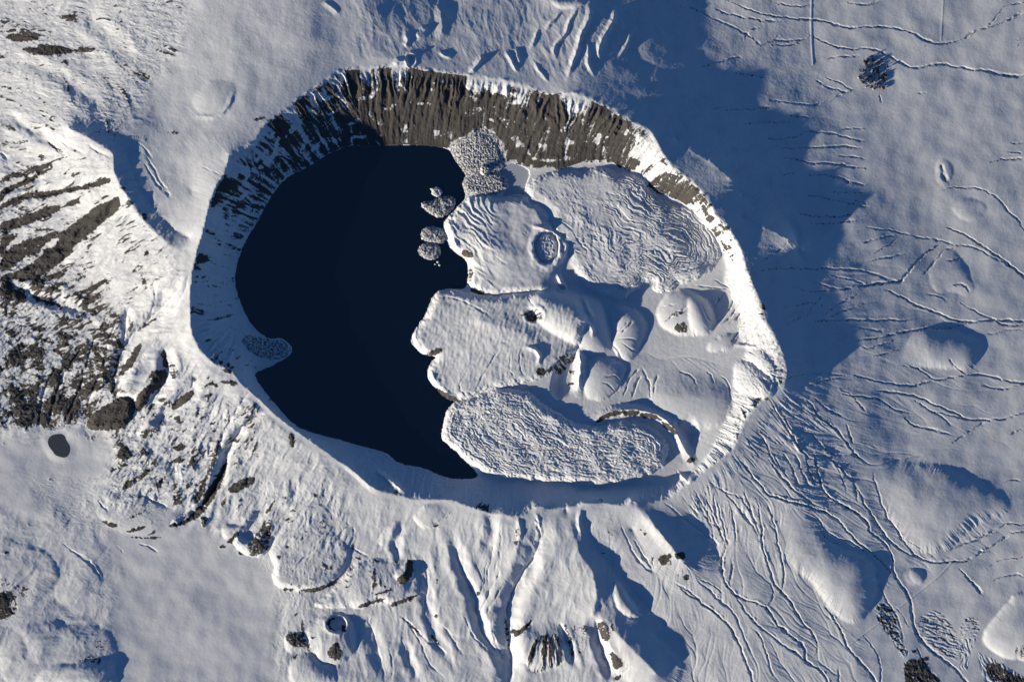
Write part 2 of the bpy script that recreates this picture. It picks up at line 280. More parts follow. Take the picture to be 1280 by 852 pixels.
GULLY = [
 # south-east fan
 ('9', '720,70 735,140 760,210 800,270 850,350 880,380 930,405 1000,400 1080,395 1150,350 1220,300 1270,285 1340,290', 1.3, 1.7), ('9', '1000,360 1070,330 1150,300 1220,250 1280,265 1340,255', 1.2, 1.6),
 ('9', '540,0 600,60 650,110 690,190 740,270 790,340 850,370', 1.4, 1.8), ('9', '500,0 510,60 530,140 600,190 650,210 700,260 710,290 750,320 790,370 790,440 830,490 860,550 870,640 900,700 960,750 1020,790 1070,848 1100,900', 2.0, 2.2),
 ('9', '500,200 590,240 620,290 700,360 760,410 790,450', 1.4, 1.8), ('9', '230,30 290,110 340,160 430,180 520,210 590,240', 1.6, 1.9), ('9', '330,20 380,90 430,140 500,190', 1.4, 1.8),
 ('9', '280,160 300,230 310,290 300,330 330,420 350,480 380,515 420,560 440,610 490,660 515,710 500,745', 1.8, 1.9), ('9', '330,200 350,260 365,330 385,420 390,480 375,515', 1.4, 1.6),
 ('9', '90,150 120,220 150,290 170,340 155,400 160,470 210,530 280,550 330,580 355,620 380,650 430,690 470,720 460,770 520,800 550,840 570,900', 1.8, 2.0), ('9', '200,370 195,440 180,490', 1.0, 1.5),
 ('9', '0,500 60,540 130,590 190,640 210,690 240,750 270,840 290,900', 1.8, 2.0), ('9', '200,520 270,620 340,680 420,730 450,760', 1.4, 1.6), ('9', '540,570 590,630 610,690 640,740 690,790 730,845 760,890', 1.8, 1.9),
 ('9', '680,670 720,720 745,770 750,840 745,900', 1.1, 1.5), ('9', '740,480 760,540 800,580 820,650 830,710', 1.0, 1.5), ('9', '880,720 910,780 950,830 970,845', 1.2, 1.6), ('9', '265,640 300,680 330,760 350,840', 1.0, 1.6), ('9', '140,530 200,590 240,680 265,740', 0.9, 1.5),
 ('9', '590,790 595,840 590,900', .8, 1.5), ('9', '640,70 655,130 660,180', .9, 1.4), ('9', '570,20 600,90 620,130', 1, 1.5), ('9', '470,10 480,60 500,120', 1.2, 1.6), ('9', '430,0 450,60 480,120', 1.2, 1.6), ('9', '390,0 420,60 440,120', 1.2, 1.6), ('9', '350,0 370,50 400,90', 1.0, 1.5),
 ('9', '160,130 240,230 290,290', 1.0, 1.5), ('9', '180,170 200,230 210,330', 1.0, 1.5), ('9', '220,150 270,230 300,300', 1.0, 1.5), ('9', '120,150 140,240 150,280', 1.2, 1.5), ('9', '100,100 190,150 260,170', .9, 1.4), ('9', '140,180 160,270 180,340', 1.0, 1.5), ('9', '240,130 260,210 290,260', .9, 1.4),
 ('9', '50,120 90,200 140,280', .9, 1.4), ('9', '30,130 70,210 130,280', .8, 1.4), ('9', '340,480 350,530 330,560', .9, 1.4), ('9', '60,460 130,490 160,520', .8, 1.4), ('9', '500,230 560,300 640,330 700,370', 1.0, 1.5), ('9', '520,270 540,320 600,340', .8, 1.4),
 ('9', '1040,430 1070,460 1100,490 1125,525', 1.6, 2.2), ('9', '1165,470 1200,455 1250,445 1280,460', 1.1, 1.6), ('9', '1150,415 1200,390 1280,380', .8, 1.3), ('9', '1210,100 1240,92 1280,98', 1.2, 1.6), ('9', '830,310 960,390', .5, 1.3), ('9', '800,560 830,600 850,640', .7, 1.4),
 # east
 ('6', '990,0 1080,35 1150,85 1200,120 1280,180 1340,230', 1.7, 1.9), ('6', '1030,65 1100,75 1180,120 1240,150', 1.0, 1.6), ('6', '700,0 800,15 900,35 980,55 1030,65', 1.1, 1.6), ('6', '975,60 920,90 880,130 850,165 825,200 770,205 700,215 640,220', 1.8, 2.0),
 ('6', '1030,70 980,90 950,130 910,170', 1.0, 1.6), ('6', '300,160 390,150 500,155 590,155 680,160 760,190 800,200', 1.3, 1.7), ('6', '760,230 830,260 880,290 960,320 1020,345 1080,355 1140,345 1200,345 1280,350 1340,360', 1.6, 1.9), ('6', '1040,280 1100,310 1150,335 1220,370 1280,360', 1.1, 1.6),
 ('6', '500,348 600,345 700,345 800,345 860,345', 1.2, 1.6), ('6', '660,420 740,410 830,390 900,375 1000,380 1060,360', 1.4, 1.8), ('6', '820,510 880,520 930,555 960,570 1040,555 1120,545 1190,565 1260,580 1340,585', 1.5, 1.9), ('6', '650,550 730,570 830,590 880,585 940,570', 1.4, 1.8),
 ('6', '720,605 800,615 880,625 950,660 1020,690 1070,715 1140,715 1220,712 1270,690 1340,680', 1.5, 1.8), ('6', '600,620 690,630 740,640 790,675 840,690', 1.4, 1.7), ('6', '830,710 880,740 960,755 1010,770', 1.5, 2.0), ('6', '500,640 560,685 610,700', 1.2, 1.7), ('6', '1120,585 1180,600 1260,590', 1.1, 1.6), ('6', '920,680 1000,700 1070,715', 1.0, 1.5),
 ('6', '1015,800 1060,770 1110,740 1140,720', 1.3, 1.8), ('6', '640,370 690,380 760,385', .9, 1.4), ('6', '670,440 700,455 790,420', 1.2, 1.6), ('6', '720,480 780,465 810,455', 1.1, 1.5), ('6', '300,130 360,90 410,55', .9, 1.4), ('6', '470,330 500,290 530,250', .9, 1.4), ('6', '540,320 600,280 680,240', 1.1, 1.6), ('6', '560,330 640,300 690,280', .9, 1.5),
 ('6', '680,60 740,40 800,30', 1, 1.5), ('6', '700,130 760,110 840,100', 1.1, 1.5), ('6', '720,100 770,70 810,40', .9, 1.4), ('6', '500,200 560,230 640,225', 1.2, 1.6), ('6', '400,215 480,240 600,235', 1.0, 1.5), ('6', '920,250 970,255 990,275', .9, 1.4), ('6', '1010,215 1050,205 1080,240', 1.2, 2.0), ('6', '990,125 1030,120 1050,105', 1.0, 1.8),
 ('6', '330,640 380,720 430,800 480,860', 1.3, 1.7), ('6', '380,690 420,770 450,830', 1.1, 1.5), ('6', '470,640 520,710 590,760 640,830 690,880', 1.5, 1.8), ('6', '490,770 530,820 580,850', 1.2, 1.6), ('6', '300,760 330,830 350,880', 1.0, 1.4), ('6', '240,770 290,850', .9, 1.4), ('6', '620,730 640,800', 1.2, 1.6), ('6', '590,600 640,620 690,690', .9, 1.4), ('6', '870,640 960,700 1020,740', .9, 1.4),
 ('6', '1280,380 1200,385 1140,400', .7, 1.4), ('6', '380,560 480,545 620,545', .7, 1.3), ('6', '480,590 560,560 600,560', .7, 1.3), ('6', '400,360 450,330', .7, 1.3), ('6', '390,300 470,280 530,290', .8, 1.4), ('6', '560,180 650,200 700,212', .9, 1.4), ('6', '1100,60 1160,90 1170,110', .8, 1.4), ('6', '1000,490 1050,540 1075,550', 1.0, 1.5), ('6', '1230,770 1280,740', .9, 1.4),
 # north-east
 ('3', '170,0 240,30 330,60 450,72 540,80 620,105 700,100 780,100 860,120 910,150 960,162 1040,155 1110,110 1180,90 1250,60 1280,40 1340,0', 1.5, 1.8), ('3', '480,130 540,160 620,185 690,180 750,190 800,225 860,255 920,245 970,235 1040,250 1120,262 1180,275 1240,285 1340,275', 1.5, 1.8), ('3', '0,20 40,30 120,65 220,110 300,165', 1.1, 1.6),
 ('3', '120,30 200,60 300,75 380,80', 1.1, 1.6), ('3', '360,10 420,25 470,20 490,10', 1.0, 1.6), ('3', '300,170 340,150 440,150 480,140', 1.2, 1.7), ('3', '340,170 410,165 450,155', 1.0, 1.5), ('3', '550,220 610,205 670,210', 1.2, 1.7), ('3', '460,490 540,490 620,510 690,530', 1.3, 1.6), ('3', '330,515 400,520 450,500', 1.1, 1.6), ('3', '380,550 480,550 580,540 670,548', 1.2, 1.6),
 ('3', '370,585 440,595 500,610 600,610 690,630', 1.3, 1.7), ('3', '480,650 560,650 640,680 690,685', 1.4, 1.7), ('3', '480,725 560,740 640,760 700,770', 1.3, 1.6), ('3', '590,580 690,590', 1.0, 1.5), ('3', '560,715 680,718', 1.0, 1.5), ('3', '600,480 690,478', .9, 1.4), ('3', '440,790 520,810 640,800', 1.2, 1.6), ('3', '480,830 560,830 660,820', 1.1, 1.5), ('3', '600,735 700,760', .9, 1.5), ('3', '560,650 600,660 650,690', 1.0, 1.5),
 ('3', '960,705 1040,695 1120,700 1180,735 1220,780 1270,840 1300,880', 1.0, 1.5), ('3', '1150,605 1200,592 1280,588', 1.0, 1.4), ('3', '1215,567 1280,567', .9, 1.4), ('3', '1230,533 1280,532', .9, 1.4), ('3', '970,610 985,650 990,680', 1.6, 4.0), ('3', '1240,150 1280,140', .8, 1.4), ('3', '1255,170 1280,150', .7, 1.3),
 ('3', '120,400 200,410 280,405 340,400', .9, 1.5), ('3', '330,370 400,380 480,395 540,375', .9, 1.5), ('3', '500,295 560,330 620,345 660,325', 1.2, 1.7), ('3', '540,290 600,310 640,335', 1.1, 1.5), ('3', '740,345 748,380', 1.0, 1.5), ('3', '560,380 600,350', 1.0, 1.6), ('3', '200,270 260,280 320,290', .8, 1.4), ('3', '80,250 150,225 230,210', .8, 1.6), ('3', '250,460 330,455 410,452', .8, 1.4), ('3', '410,430 490,438', .9, 1.3),
 ('3', '240,150 250,120 300,100', 1.0, 1.5), ('3', '340,165 370,130', 1.0, 1.5), ('3', '620,10 700,20 740,5', 1.1, 1.7), ('3', '880,350 920,345', .9, 1.5), ('3', '1130,110 1180,60 1210,20 1280,10', .9, 1.5), ('3', '380,650 430,640', .8, 1.4),
 # south slope
 ('8', '725,225 745,290 735,350 715,390 690,430 650,490 625,560 620,620 625,680 632,750 630,848 632,900', 3.6, 4.0), ('8', '430,340 440,400 470,470 505,530 510,600 525,670 570,720 620,780', 2.6, 2.8), ('8', '600,430 560,500 530,570 520,620', 1.8, 2.0), ('8', '605,485 575,540 545,600', 1.8, 1.9), ('8', '565,610 570,660 585,720 600,760', 1.6, 1.9),
 ('8', '310,380 325,470 320,530 310,580 320,620 350,680', 1.8, 2.2), ('8', '225,600 280,650 330,700 400,750', 1.8, 2.2), ('8', '100,600 130,680 150,760 165,848', 1.2, 2.0), ('8', '560,620 640,640', .8, 2), ('8', '250,620 300,700 330,780 380,830', 1.1, 1.8), ('8', '230,680 245,760 280,830', .9, 1.6), ('8', '180,720 200,780 190,848', .9, 1.6),
 ('8', '1050,270 1080,350 1130,420 1170,440', 1.8, 2.0), ('8', '1100,320 1130,390 1165,430', 1.4, 1.7), ('8', '815,630 840,680 865,750', 3.2, 3.0), ('8', '640,680 680,660 715,620', 2.2, 2.0), ('8', '500,400 530,450 520,520', .9, 1.4), ('8', '550,380 540,460 520,520', .9, 1.4), ('8', '575,330 560,400 545,480', .9, 1.4), ('8', '600,300 590,370 575,440', .8, 1.4),
 ('8', '950,600 960,680 980,760 1010,820', 2.2, 2.6), ('8', '600,250 600,330 590,420', .8, 1.4), ('8', '1160,380 1170,430', 1.0, 1.5), ('8', '460,600 500,690 560,740', .9, 1.6), ('8', '370,610 420,690 470,760', 1.0, 2), ('8', '1250,60 1280,100', .8, 1.4), ('8', '1010,790 1040,830 1080,790', 1.4, 2.0),
 ('k', '1060,480 1090,400 1100,320', 1.3, 2.2), ('k', '640,690 680,620 790,510 860,430', 1.2, 1.6), ('k', '1090,480 1110,500 1200,540', 1, 2), ('r', '520,100 620,190 700,250 780,310 900,400', 1.6, 2.4), ('r', '580,670 680,720 760,790 830,852', 1.6, 2.0),
 ('r', '740,640 830,720 900,790 960,852', 1.2, 1.6), ('r', '920,480 930,560 920,640', 1.3, 1.8), ('r', '1000,480 990,570 980,690', 1.2, 1.6), ('r', '300,360 360,480 440,590', 1.2, 1.6), ('r', '640,50 680,110 760,180', .9, 1.4), ('r', '780,120 800,200 880,270', 1.0, 1.4), ('r', '700,170 760,240 820,290', 1.0, 1.4),
 # west
 ('7', '860,-20 830,60 800,130 750,195 700,235 640,262', 5.0, 3.6), ('7', '235,330 290,375 340,410 380,470', 1.4, 1.8), ('4', '700,180 640,260 570,330 500,390 440,470 425,560 425,640', 2.0, 2.4), ('4', '570,190 580,260 560,330 530,380', 1.3, 2.2), ('4', '610,450 625,520 610,580 560,640 540,690', 2.2, 2.6), ('4', '720,550 720,590 640,670', 1.8, 2.2),
 ('4', '640,610 600,650 560,660', 1.2, 2), ('4', '470,300 465,400 430,500 420,620', 2.0, 2.6), ('4', '440,330 400,430 380,540 330,640 320,690', 2.0, 2.4), ('4', '400,330 350,420 320,510 300,600 250,700 235,750', 2.2, 2.6), ('4', '330,410 280,480 230,560 200,640 180,740', 2.2, 2.6), ('4', '310,430 230,500 180,560 150,660 145,750', 2.0, 2.4), ('4', '230,490 160,560 80,620 20,660', 1.8, 2.2), ('4', '190,460 110,530 30,590', 1.6, 2.0),
 ('4', '0,190 60,220 120,250 200,290 300,310', 1.8, 2.2), ('4', '930,600 880,680 840,740 810,840', 2.0, 2.2), ('4', '1000,690 930,710 880,770 850,840', 2.4, 2.6), ('4', '700,180 690,240 640,310', 1.2, 2.0), ('4', '660,230 620,300 600,330', 1.0, 1.8), ('4', '500,310 480,370 470,400', 1.2, 1.8),
 ('1', '545,570 590,670 640,740', 1.5, 2.2), ('1', '500,520 570,590', 1.2, 1.6), ('1', '750,620 820,650', .8, 1.5), ('f', '330,30 400,90 480,140 420,175', 2.5, 3.0), ('f', '430,40 520,90 600,120', 1.8, 3.0), ('f', '0,120 60,170', 2, 3), ('f', '620,60 700,110 800,150', 1.5, 3), ('f', '1030,180 1060,260 1120,350 1200,420', 1.6, 2.2),
 ('j', '440,330 540,390 640,420', 1.6, 2.2), ('j', '120,350 160,420 210,440', 1.6, 2.2), ('j', '260,690 310,745', 1.2, 1.6), ('j', '420,670 550,730', 1.2, 1.6), ('j', '0,755 60,795 110,850', 1.3, 1.6),
 # crater floor
 ('c', '85,140 120,190 150,235', 1.5, 1.4), ('d', '180,0 150,40 200,100', 1.2, 1.8), ('5', '590,450 545,530 500,620 450,640', 1.4, 1.7), ('5', '560,450 600,430 650,410', .8, 1.4), ('5', '640,470 625,520 650,560', .9, 1.4), ('5', '680,440 660,510 690,560', .8, 1.4), ('5', '570,100 620,140', .9, 1.6), ('5', '400,260 460,270 560,330', 1.2, 1.8), ('b', '310,520 390,545 420,560', .8, 1.4), ('b', '420,430 435,490 425,510', 1.2, 1.6), ('b', '205,345 270,375 320,420 420,555', .9, 1.6),
 ('c', '665,470 700,520 740,590', 2.4, 1.6), ('c', '690,440 740,390 800,330 850,290', 1.7, 1.5), ('c', '680,410 730,370 770,330', 1.5, 1.4), ('c', '690,440 770,440 830,450', 1.4, 1.4), ('c', '690,450 760,490 820,530', 1.4, 1.4), ('c', '680,340 720,300 790,250', 1.4, 1.4),
 ('c', '640,840 700,780 750,700 770,640', 2.2, 1.5), ('c', '740,840 760,760 800,690 850,640', 2, 1.5), ('c', '800,840 820,750 860,690', 1.7, 1.4), ('c', '920,840 925,760 890,680 870,640', 2, 1.4), ('c', '950,820 945,740 980,680', 2, 1.6), ('c', '680,790 640,740 600,730', 1.5, 1.4), ('c', '720,720 680,680 620,700', 1.5, 1.4),
 ('e', '300,700 360,720 385,770', 2.2, 1.6), ('e', '440,700 470,720 480,760', 2, 1.5), ('e', '520,720 560,770 565,840', 2.4, 1.6), ('e', '220,440 260,390 310,375 340,350', 2.7, 1.8), ('e', '180,380 220,350 280,340', 1.2, 1.3),
 ('e', '410,340 440,400 470,450', 1.4, 1.3), ('e', '370,470 380,510', 1.7, 1.3), ('e', '500,440 560,380 590,300', 2, 1.5), ('e', '520,450 590,390 630,310', 2, 1.5), ('e', '470,360 520,300 540,280', 1.7, 1.4), ('e', '560,450 620,400 680,350', 2, 1.5), ('e', '600,420 660,350 680,300', 1.7, 1.4), ('e', '600,470 660,430 700,400', 1.9, 1.5), ('e', '640,560 690,520 760,490', 2, 1.6), ('e', '640,520 700,470 740,440', 1.7, 1.4), ('e', '570,540 600,500 620,480', 2.7, 1.7), ('e', '490,340 500,300', 1.5, 1.4), ('e', '370,240 450,250 540,260 600,260', 1.5, 1.4), ('e', '480,210 530,240 570,255', 2.2, 1.5), ('e', '580,250 590,160 570,80', 1.4, 1.3), ('e', '580,250 620,190 640,130', 1.4, 1.3),
 ('o', '820,610 900,680 960,740 1000,800', 1.0, 1.6),
]
# pits and craters: centre u, v, radii, depth, rim height, floor fraction
PITS = [
 ('P', '683,309', 17, 22, 5.0, 1.6, .85), ('c', '150,285', 12, 10, 4.6, .8, .25), ('b', '265,722', 5, 5, 3, 1.6, .3), ('l', '515,510', 13, 11, 5.0, 1.0, .75),
 ('s', '660,440', 6, 9, 3, 1, .4), ('d', '1180,250', 14, 24, 4, 0, .2),
]
PIT_POLY = [('c', '445,520 400,530 340,555 300,595 278,650 262,710 250,770 258,815 285,845 310,852 345,835 400,815 430,770 445,690 450,610', 5.0, 10)]
# bare rock: sheet, outline, cover, feather
ROCKS = [
 ('f', '0,400 60,360 170,320 260,270 360,215 385,210 350,250 230,320 120,370 50,410 0,470', 1, 2), ('f', '0,310 60,270 180,230 260,205 360,190 380,210 260,260 170,290 100,300 0,340', .85, 3),
 ('f', '0,500 100,430 230,395 350,390 480,370 600,350 700,310 760,295 790,310 770,340 640,370 480,400 350,440 200,440 100,480 0,525', .95, 2.5), ('f', '0,630 100,590 200,555 350,500 430,495 400,540 270,600 120,660 0,680', .95, 2.5),
 ('f', '840,420 860,470 830,540 740,600 690,640 600,720 540,770 470,840 400,900 320,852 400,800 430,690 500,640 560,600 640,540 700,490 780,465', 1.1, 1.5), ('f', '50,852 60,790 180,740 280,710 420,670 400,710 320,770 250,852', .95, 2.5), ('f', '0,740 100,690 140,690 80,750 30,800 20,852 0,852', .95, 2.5),
 ('f', '0,40 100,45 200,30 190,50 100,60', .8, 2), ('f', '410,170 480,140 490,150 430,180', .8, 1.5), ('f', '330,30 400,70 470,130 440,130 350,70', .7, 1.5), ('f', '250,140 310,130 320,180 280,190', .7, 2), ('f', '430,640 500,590 550,590 480,640', .6, 2), ('f', '240,660 320,655 420,660 300,690', .8, 1.5), ('f', '1010,540 1050,560 1040,600 1010,590', .9, 1.5), ('f', '850,360 910,370 860,380', .9, 1.5),
 ('g', '0,170 0,100 60,0 540,0 480,60 400,120 310,190 220,220 60,210 100,180 260,90 330,20 250,0 180,60 60,150', 1.0, 2), ('g', '230,245 330,200 470,150 460,170 350,230 280,245', .8, 1.5), ('g', '300,300 400,250 520,220 620,190 600,210 460,255 340,305', .8, 1.5), ('g', '420,360 540,310 640,280 780,200 760,240 650,300 520,345', .8, 1.5), ('g', '500,140 620,100 740,85 620,120 500,165', .7, 1.5), ('g', '470,170 560,180 620,200 560,200', .7, 1.5), ('g', '520,395 620,350 700,330 830,235 770,310 680,360', .6, 2),
 ('g', '1000,180 1030,230 1050,260 1010,250', .95, 1.5), ('g', '1030,20 1060,10 1050,60 1030,55', .9, 1.2), ('g', '850,280 980,250 970,265 870,290', .5, 1.5), ('g', '20,300 130,290 150,310 50,315', .9, 2), ('g', '230,340 340,355 400,390 440,420 360,410 260,370', .85, 2), ('g', '600,430 650,430 690,450 620,460', .8, 1.5), ('g', '770,400 860,395 895,430 885,640 840,720 820,852 720,852 700,700 690,600 740,510 790,460 860,420', .58, 4),
 ('g', '915,800 950,720 1000,670 1005,700 960,800 930,852 870,852', .95, 1.5), ('g', '900,600 940,510 955,520 930,600', .9, 1.2), ('g', '1140,700 1170,720 1195,852 1160,852', .8, 2), ('g', '440,800 560,740 620,650 640,640 600,730 540,800 500,852 430,852', .85, 2), ('g', '240,640 420,580 640,600 560,640 460,660 380,690 300,690', .6, 3), ('g', '0,640 200,700 300,780 450,790 440,852 0,852', .5, 5), ('g', '0,520 200,560 330,610 430,680 250,720 0,640', .45, 5), ('g', '200,380 450,440 640,500 640,560 430,570 250,520', .42, 5), ('g', '0,400 200,400 200,560 0,520', .42, 5), ('g', '960,600 1120,500 1230,430 1120,490 1000,560', .7, 1),
 ('h', '0,300 120,260 280,210 380,250 500,190 600,90 640,0 880,0 830,200 820,350 780,430 680,510 560,590 440,600 380,625 200,610 0,590', .60, 6), ('h', '0,0 600,0 560,100 480,200 380,250 280,210 120,260 0,300', .42, 6), ('h', '200,350 300,370 360,300 470,340 580,360 600,500 460,520 360,520 280,600 140,590 100,480', .8, 6),
 ('h', '610,560 680,480 770,430 830,380 945,375 955,480 930,540 860,600 720,612 620,600', .97, 2), ('h', '955,390 1050,300 1100,230 1160,170 1190,200 1150,300 1080,340 1030,440 960,480', 1.0, 1.5), ('h', '870,160 930,90 990,0 1005,0 970,110 910,170 840,240 860,180', .95, 1.5), ('h', '1060,200 1130,180 1190,220 1140,290 1060,280', .75, 2.5), ('h', '1140,20 1190,120 1195,180 1160,160', .8, 2), ('h', '960,660 1010,610 1080,600 1140,560 1140,620 1060,680', .7, 2.5), ('h', '600,640 740,620 900,600 860,650 700,700 620,680', .4, 4), ('h', '1130,430 1180,400 1250,390 1250,450 1200,450', .6, 2), ('h', '1060,430 1110,390 1080,460 1030,510', .6, 2),
 ('i', '360,470 370,420 440,370 520,310 525,350 490,400 420,450', .98, 1.5), ('i', '350,140 370,130 420,180 380,260 350,200', .8, 1.5), ('i', '500,240 540,220 540,270', .85, 1.5), ('i', '590,300 640,265 690,285 700,310 640,285 600,310', .95, 1.2), ('i', '700,265 820,260 830,295 770,290 820,280 720,275', .9, 1), ('i', '590,375 640,350 655,355 620,380', .95, 1), ('i', '710,180 780,180 800,200 760,210', .8, 1.5), ('i', '400,740 430,680 460,720 420,760', .85, 1.5), ('i', '340,840 440,780 380,852', .8, 2), ('i', '120,670 200,620 280,580 290,640 250,710 160,670', .6, 3), ('i', '210,480 280,400 330,410 290,470', .6, 2.5), ('i', '440,550 470,530 440,560', .9, 1), ('i', '650,610 700,615 660,625', .9, 1), ('i', '800,495 860,500 920,460 880,510', .85, 1), ('i', '1195,620 1230,640 1250,700 1210,740', .9, 1.2), ('i', '620,240 635,230 635,248', .95, 1), ('i', '660,800 690,690 740,600 700,720 680,852 640,852', .8, 1.5), ('i', '960,780 990,770 1000,852 970,840', .6, 2), ('i', '440,620 480,590 450,630', .9, 1), ('i', '630,560 690,550 650,570', .9, 1), ('i', '720,540 870,525 740,550', .7, 1), ('i', '550,320 620,290 560,335', .7, 1),
 ('j', '210,160 280,120 370,100 350,120 260,150 220,190', .85, 1.5), ('j', '290,290 330,230 440,180 550,100 540,140 450,210 380,270 310,300', .85, 2), ('j', '520,270 590,190 720,150 600,220 590,280 540,290', .85, 2), ('j', '640,320 690,240 690,260', .8, 1.2), ('j', '740,280 770,240 790,280 750,295', .8, 1.5), ('j', '620,110 680,70 750,40 690,100', .85, 1.5), ('j', '800,390 880,220 940,90 960,0 980,0 950,130 880,260 840,390', .8, 1.5), ('j', '620,545 740,515 820,450 900,330 960,220 1020,120 1050,60 1030,200 930,380 870,460 780,520 680,560', 1.0, 1.5), ('j', '1050,300 1090,250 1180,200 1250,200 1250,240 1160,290 1080,320', .85, 2),
 ('j', '140,510 200,520 280,550 220,565', .95, 1.2), ('j', '300,600 380,570 480,548 430,580', .95, 1.2), ('j', '330,630 460,635 620,630 480,645', .8, 1), ('j', '870,490 900,510 880,560 865,530', .95, 1.2), ('j', '1040,680 1100,600 1140,590 1100,650', .95, 1.2), ('j', '290,515 420,460 500,420 400,490', .7, 1.5), ('j', '440,330 550,390 630,430 540,400', .8, 1.5), ('j', '980,700 1040,690 1010,715', .9, 1), ('j', '120,360 150,400 190,445 140,410', .8, 1.2), ('j', '480,620 540,580 500,615', .8, 1), ('j', '660,-10 740,-10 720,20 680,20', .9, 1.5), ('j', '990,410 1020,350 1050,340 1010,410', .7, 1.5), ('j', '240,40 400,60 300,100', .4, 3), ('j', '310,390 340,370 370,390 340,420', .5, 1.5),
 ('k', '340,440 420,350 500,260 510,300 500,420 480,500 380,548 350,530', .72, 2), ('k', '460,230 530,140 530,160 480,240', .9, 1.2), ('k', '190,440 270,355 290,360 220,450', .95, 1.2), ('k', '130,470 190,460 150,485', .9, 1), ('k', '700,780 760,770 870,755 960,710 985,690 960,735 870,775 790,795', 1.0, 1.2), ('k', '580,765 640,765 690,785 600,780', .8, 1), ('k', '540,540 580,535 565,560', .9, 1), ('k', '860,80 900,110 890,130', .6, 1.5), ('k', '810,80 835,120 815,115', .8, 1), ('k', '590,115 620,125 600,130', .9, 1), ('k', '0,260 45,280 40,330 15,320 20,290', .9, 1), ('k', '1070,470 1095,440 1090,490', .9, 1), ('k', '1095,540 1150,555 1110,560', .9, 1), ('k', '270,505 300,520 280,525', .9, 1), ('k', '600,285 660,250 610,290', .8, 1), ('k', '0,240 40,60 120,0 145,40 60,180', 1, 2), ('k', '200,60 300,10 360,30 250,90 200,80', .8, 2), ('k', '130,170 200,110 170,190', .7, 2), ('k', '740,360 770,365 750,370', .9, .8), ('k', '715,415 740,400 720,420', .9, .8), ('k', '840,440 865,415 850,450', .8, .8), ('k', '620,465 635,475 615,482', .9, .8), ('k', '950,530 970,560 955,560', .8, .8), ('k', '1225,640 1250,620 1225,720', .8, 1), ('k', '1050,650 1080,610 1110,620', .7, 1.5), ('k', '275,140 300,145 285,150', .9, .8), ('k', '640,215 720,210 650,222', .8, .8),
 ('l', '940,190 1000,150 1010,60 1050,50 1060,140 1020,210 970,230', 1.1, 1.2), ('l', '800,150 860,110 900,100 920,120 860,150', .5, 3), ('l', '890,365 1000,330 1110,290 1060,330 920,385', .95, 1.5), ('l', '660,385 740,350 860,320 850,345 780,360 700,395', .95, 1.5), ('l', '790,300 905,255 900,275 820,300', .9, 1.2), ('l', '440,500 470,470 510,460 465,490 470,530 520,560 460,540', .95, 1), ('l', '555,500 580,530 580,560 550,565', .85, 1.2), ('l', '440,700 500,630 530,640 560,700 540,770 470,760', .8, 2.5), ('l', '150,600 170,570 270,560 300,600 310,680 230,670 170,650', .72, 2), ('l', '260,500 275,480 285,580 270,570', .9, 1), ('l', '765,260 790,170 795,180 775,260', .9, .8), ('l', '815,200 825,200 835,240 825,240', .9, .8), ('l', '960,440 1010,470 1110,570 1130,600 1040,530', .7, 1.2), ('l', '590,110 640,100 650,180 600,280 570,260', .5, 2.5), ('l', '400,400 520,380 520,410', .4, 2), ('l', '780,50 820,60 810,75', .9, .8), ('l', '650,35 690,45 680,55', .9, .8), ('l', '920,60 980,80 950,90', .7, 1.2), ('l', '1210,430 1240,450 1220,480', .7, 1.2), ('l', '210,440 240,430 225,450', .9, .8), ('l', '1220,180 1235,200 1225,220', .8, .8), ('l', '330,600 380,600 350,610', .7, .8), ('l', '210,740 240,710 220,760', .8, .8), ('l', '300,690 380,770 350,740', .7, 1.2), ('l', '660,200 690,250 700,260', .3, 2), ('l', '1170,560 1240,640 1250,665 1180,600', .8, 1.2),
 ('p', '0,210 60,195 20,220', .8, 1), ('p', '90,170 145,90 110,150', .7, 1), ('p', '570,320 620,310 600,345', .8, 1), ('p', '590,200 610,180 620,290 590,300', .5, 2), ('p', '310,680 345,680 325,715', .95, 1), ('p', '390,145 425,140 410,150', .8, .8), ('p', '560,150 640,150 600,200', .4, 2), ('p', '20,590 45,580 35,615', .8, 1), ('p', '200,750 240,740 190,760', .6, 1), ('p', '1190,390 1240,400 1220,410', .7, 1), ('p', '260,580 310,670 300,640', .5, 1),
 ('q', '365,580 420,520 470,520 560,530 600,600 620,690 560,750 480,770 400,805 350,790 330,700', .05, 2), ('q', '230,520 330,460 370,420 360,450 310,500 260,545', 1.0, 1), ('q', '820,450 880,430 920,500 920,570 880,570 850,510', .8, 1.5), ('q', '920,640 980,680 1025,740 960,780 940,720', .9, 1.2), ('q', '930,640 980,690', .9, 1), ('q', '950,840 1005,805 1000,830 970,852', .95, 1), ('q', '700,430 780,450 790,600 740,720 690,620 640,490', .5, 3), ('q', '590,430 640,520 670,680 655,700 620,560', .8, 1.5), ('q', '920,420 950,480 940,510', .8, 1.2), ('q', '170,370 200,480 210,600 190,600', .7, 1), ('q', '1030,680 1080,740 1060,720', .7, 1), ('q', '1010,620 1230,680 1100,700', .15, 6), ('q', '210,500 260,490 230,520', .9, 1),
 ('r', '470,500 500,480 560,460 555,500 510,550 480,530', .98, 1.2), ('r', '590,460 650,455 670,490 620,505 595,490', .98, 1.2), ('r', '645,620 685,610 690,650 660,655', .98, 1), ('r', '365,320 385,310 380,340', .8, .8), ('r', '340,290 355,285 345,300', .8, .8), ('r', '100,280 150,330 130,340', .6, 1.5), ('r', '585,600 620,610 620,645', .5, 1.5), ('r', '430,450 440,500 430,540', .6, 1), ('r', '550,500 570,520 550,550', .7, 1),
 # inside the caldera
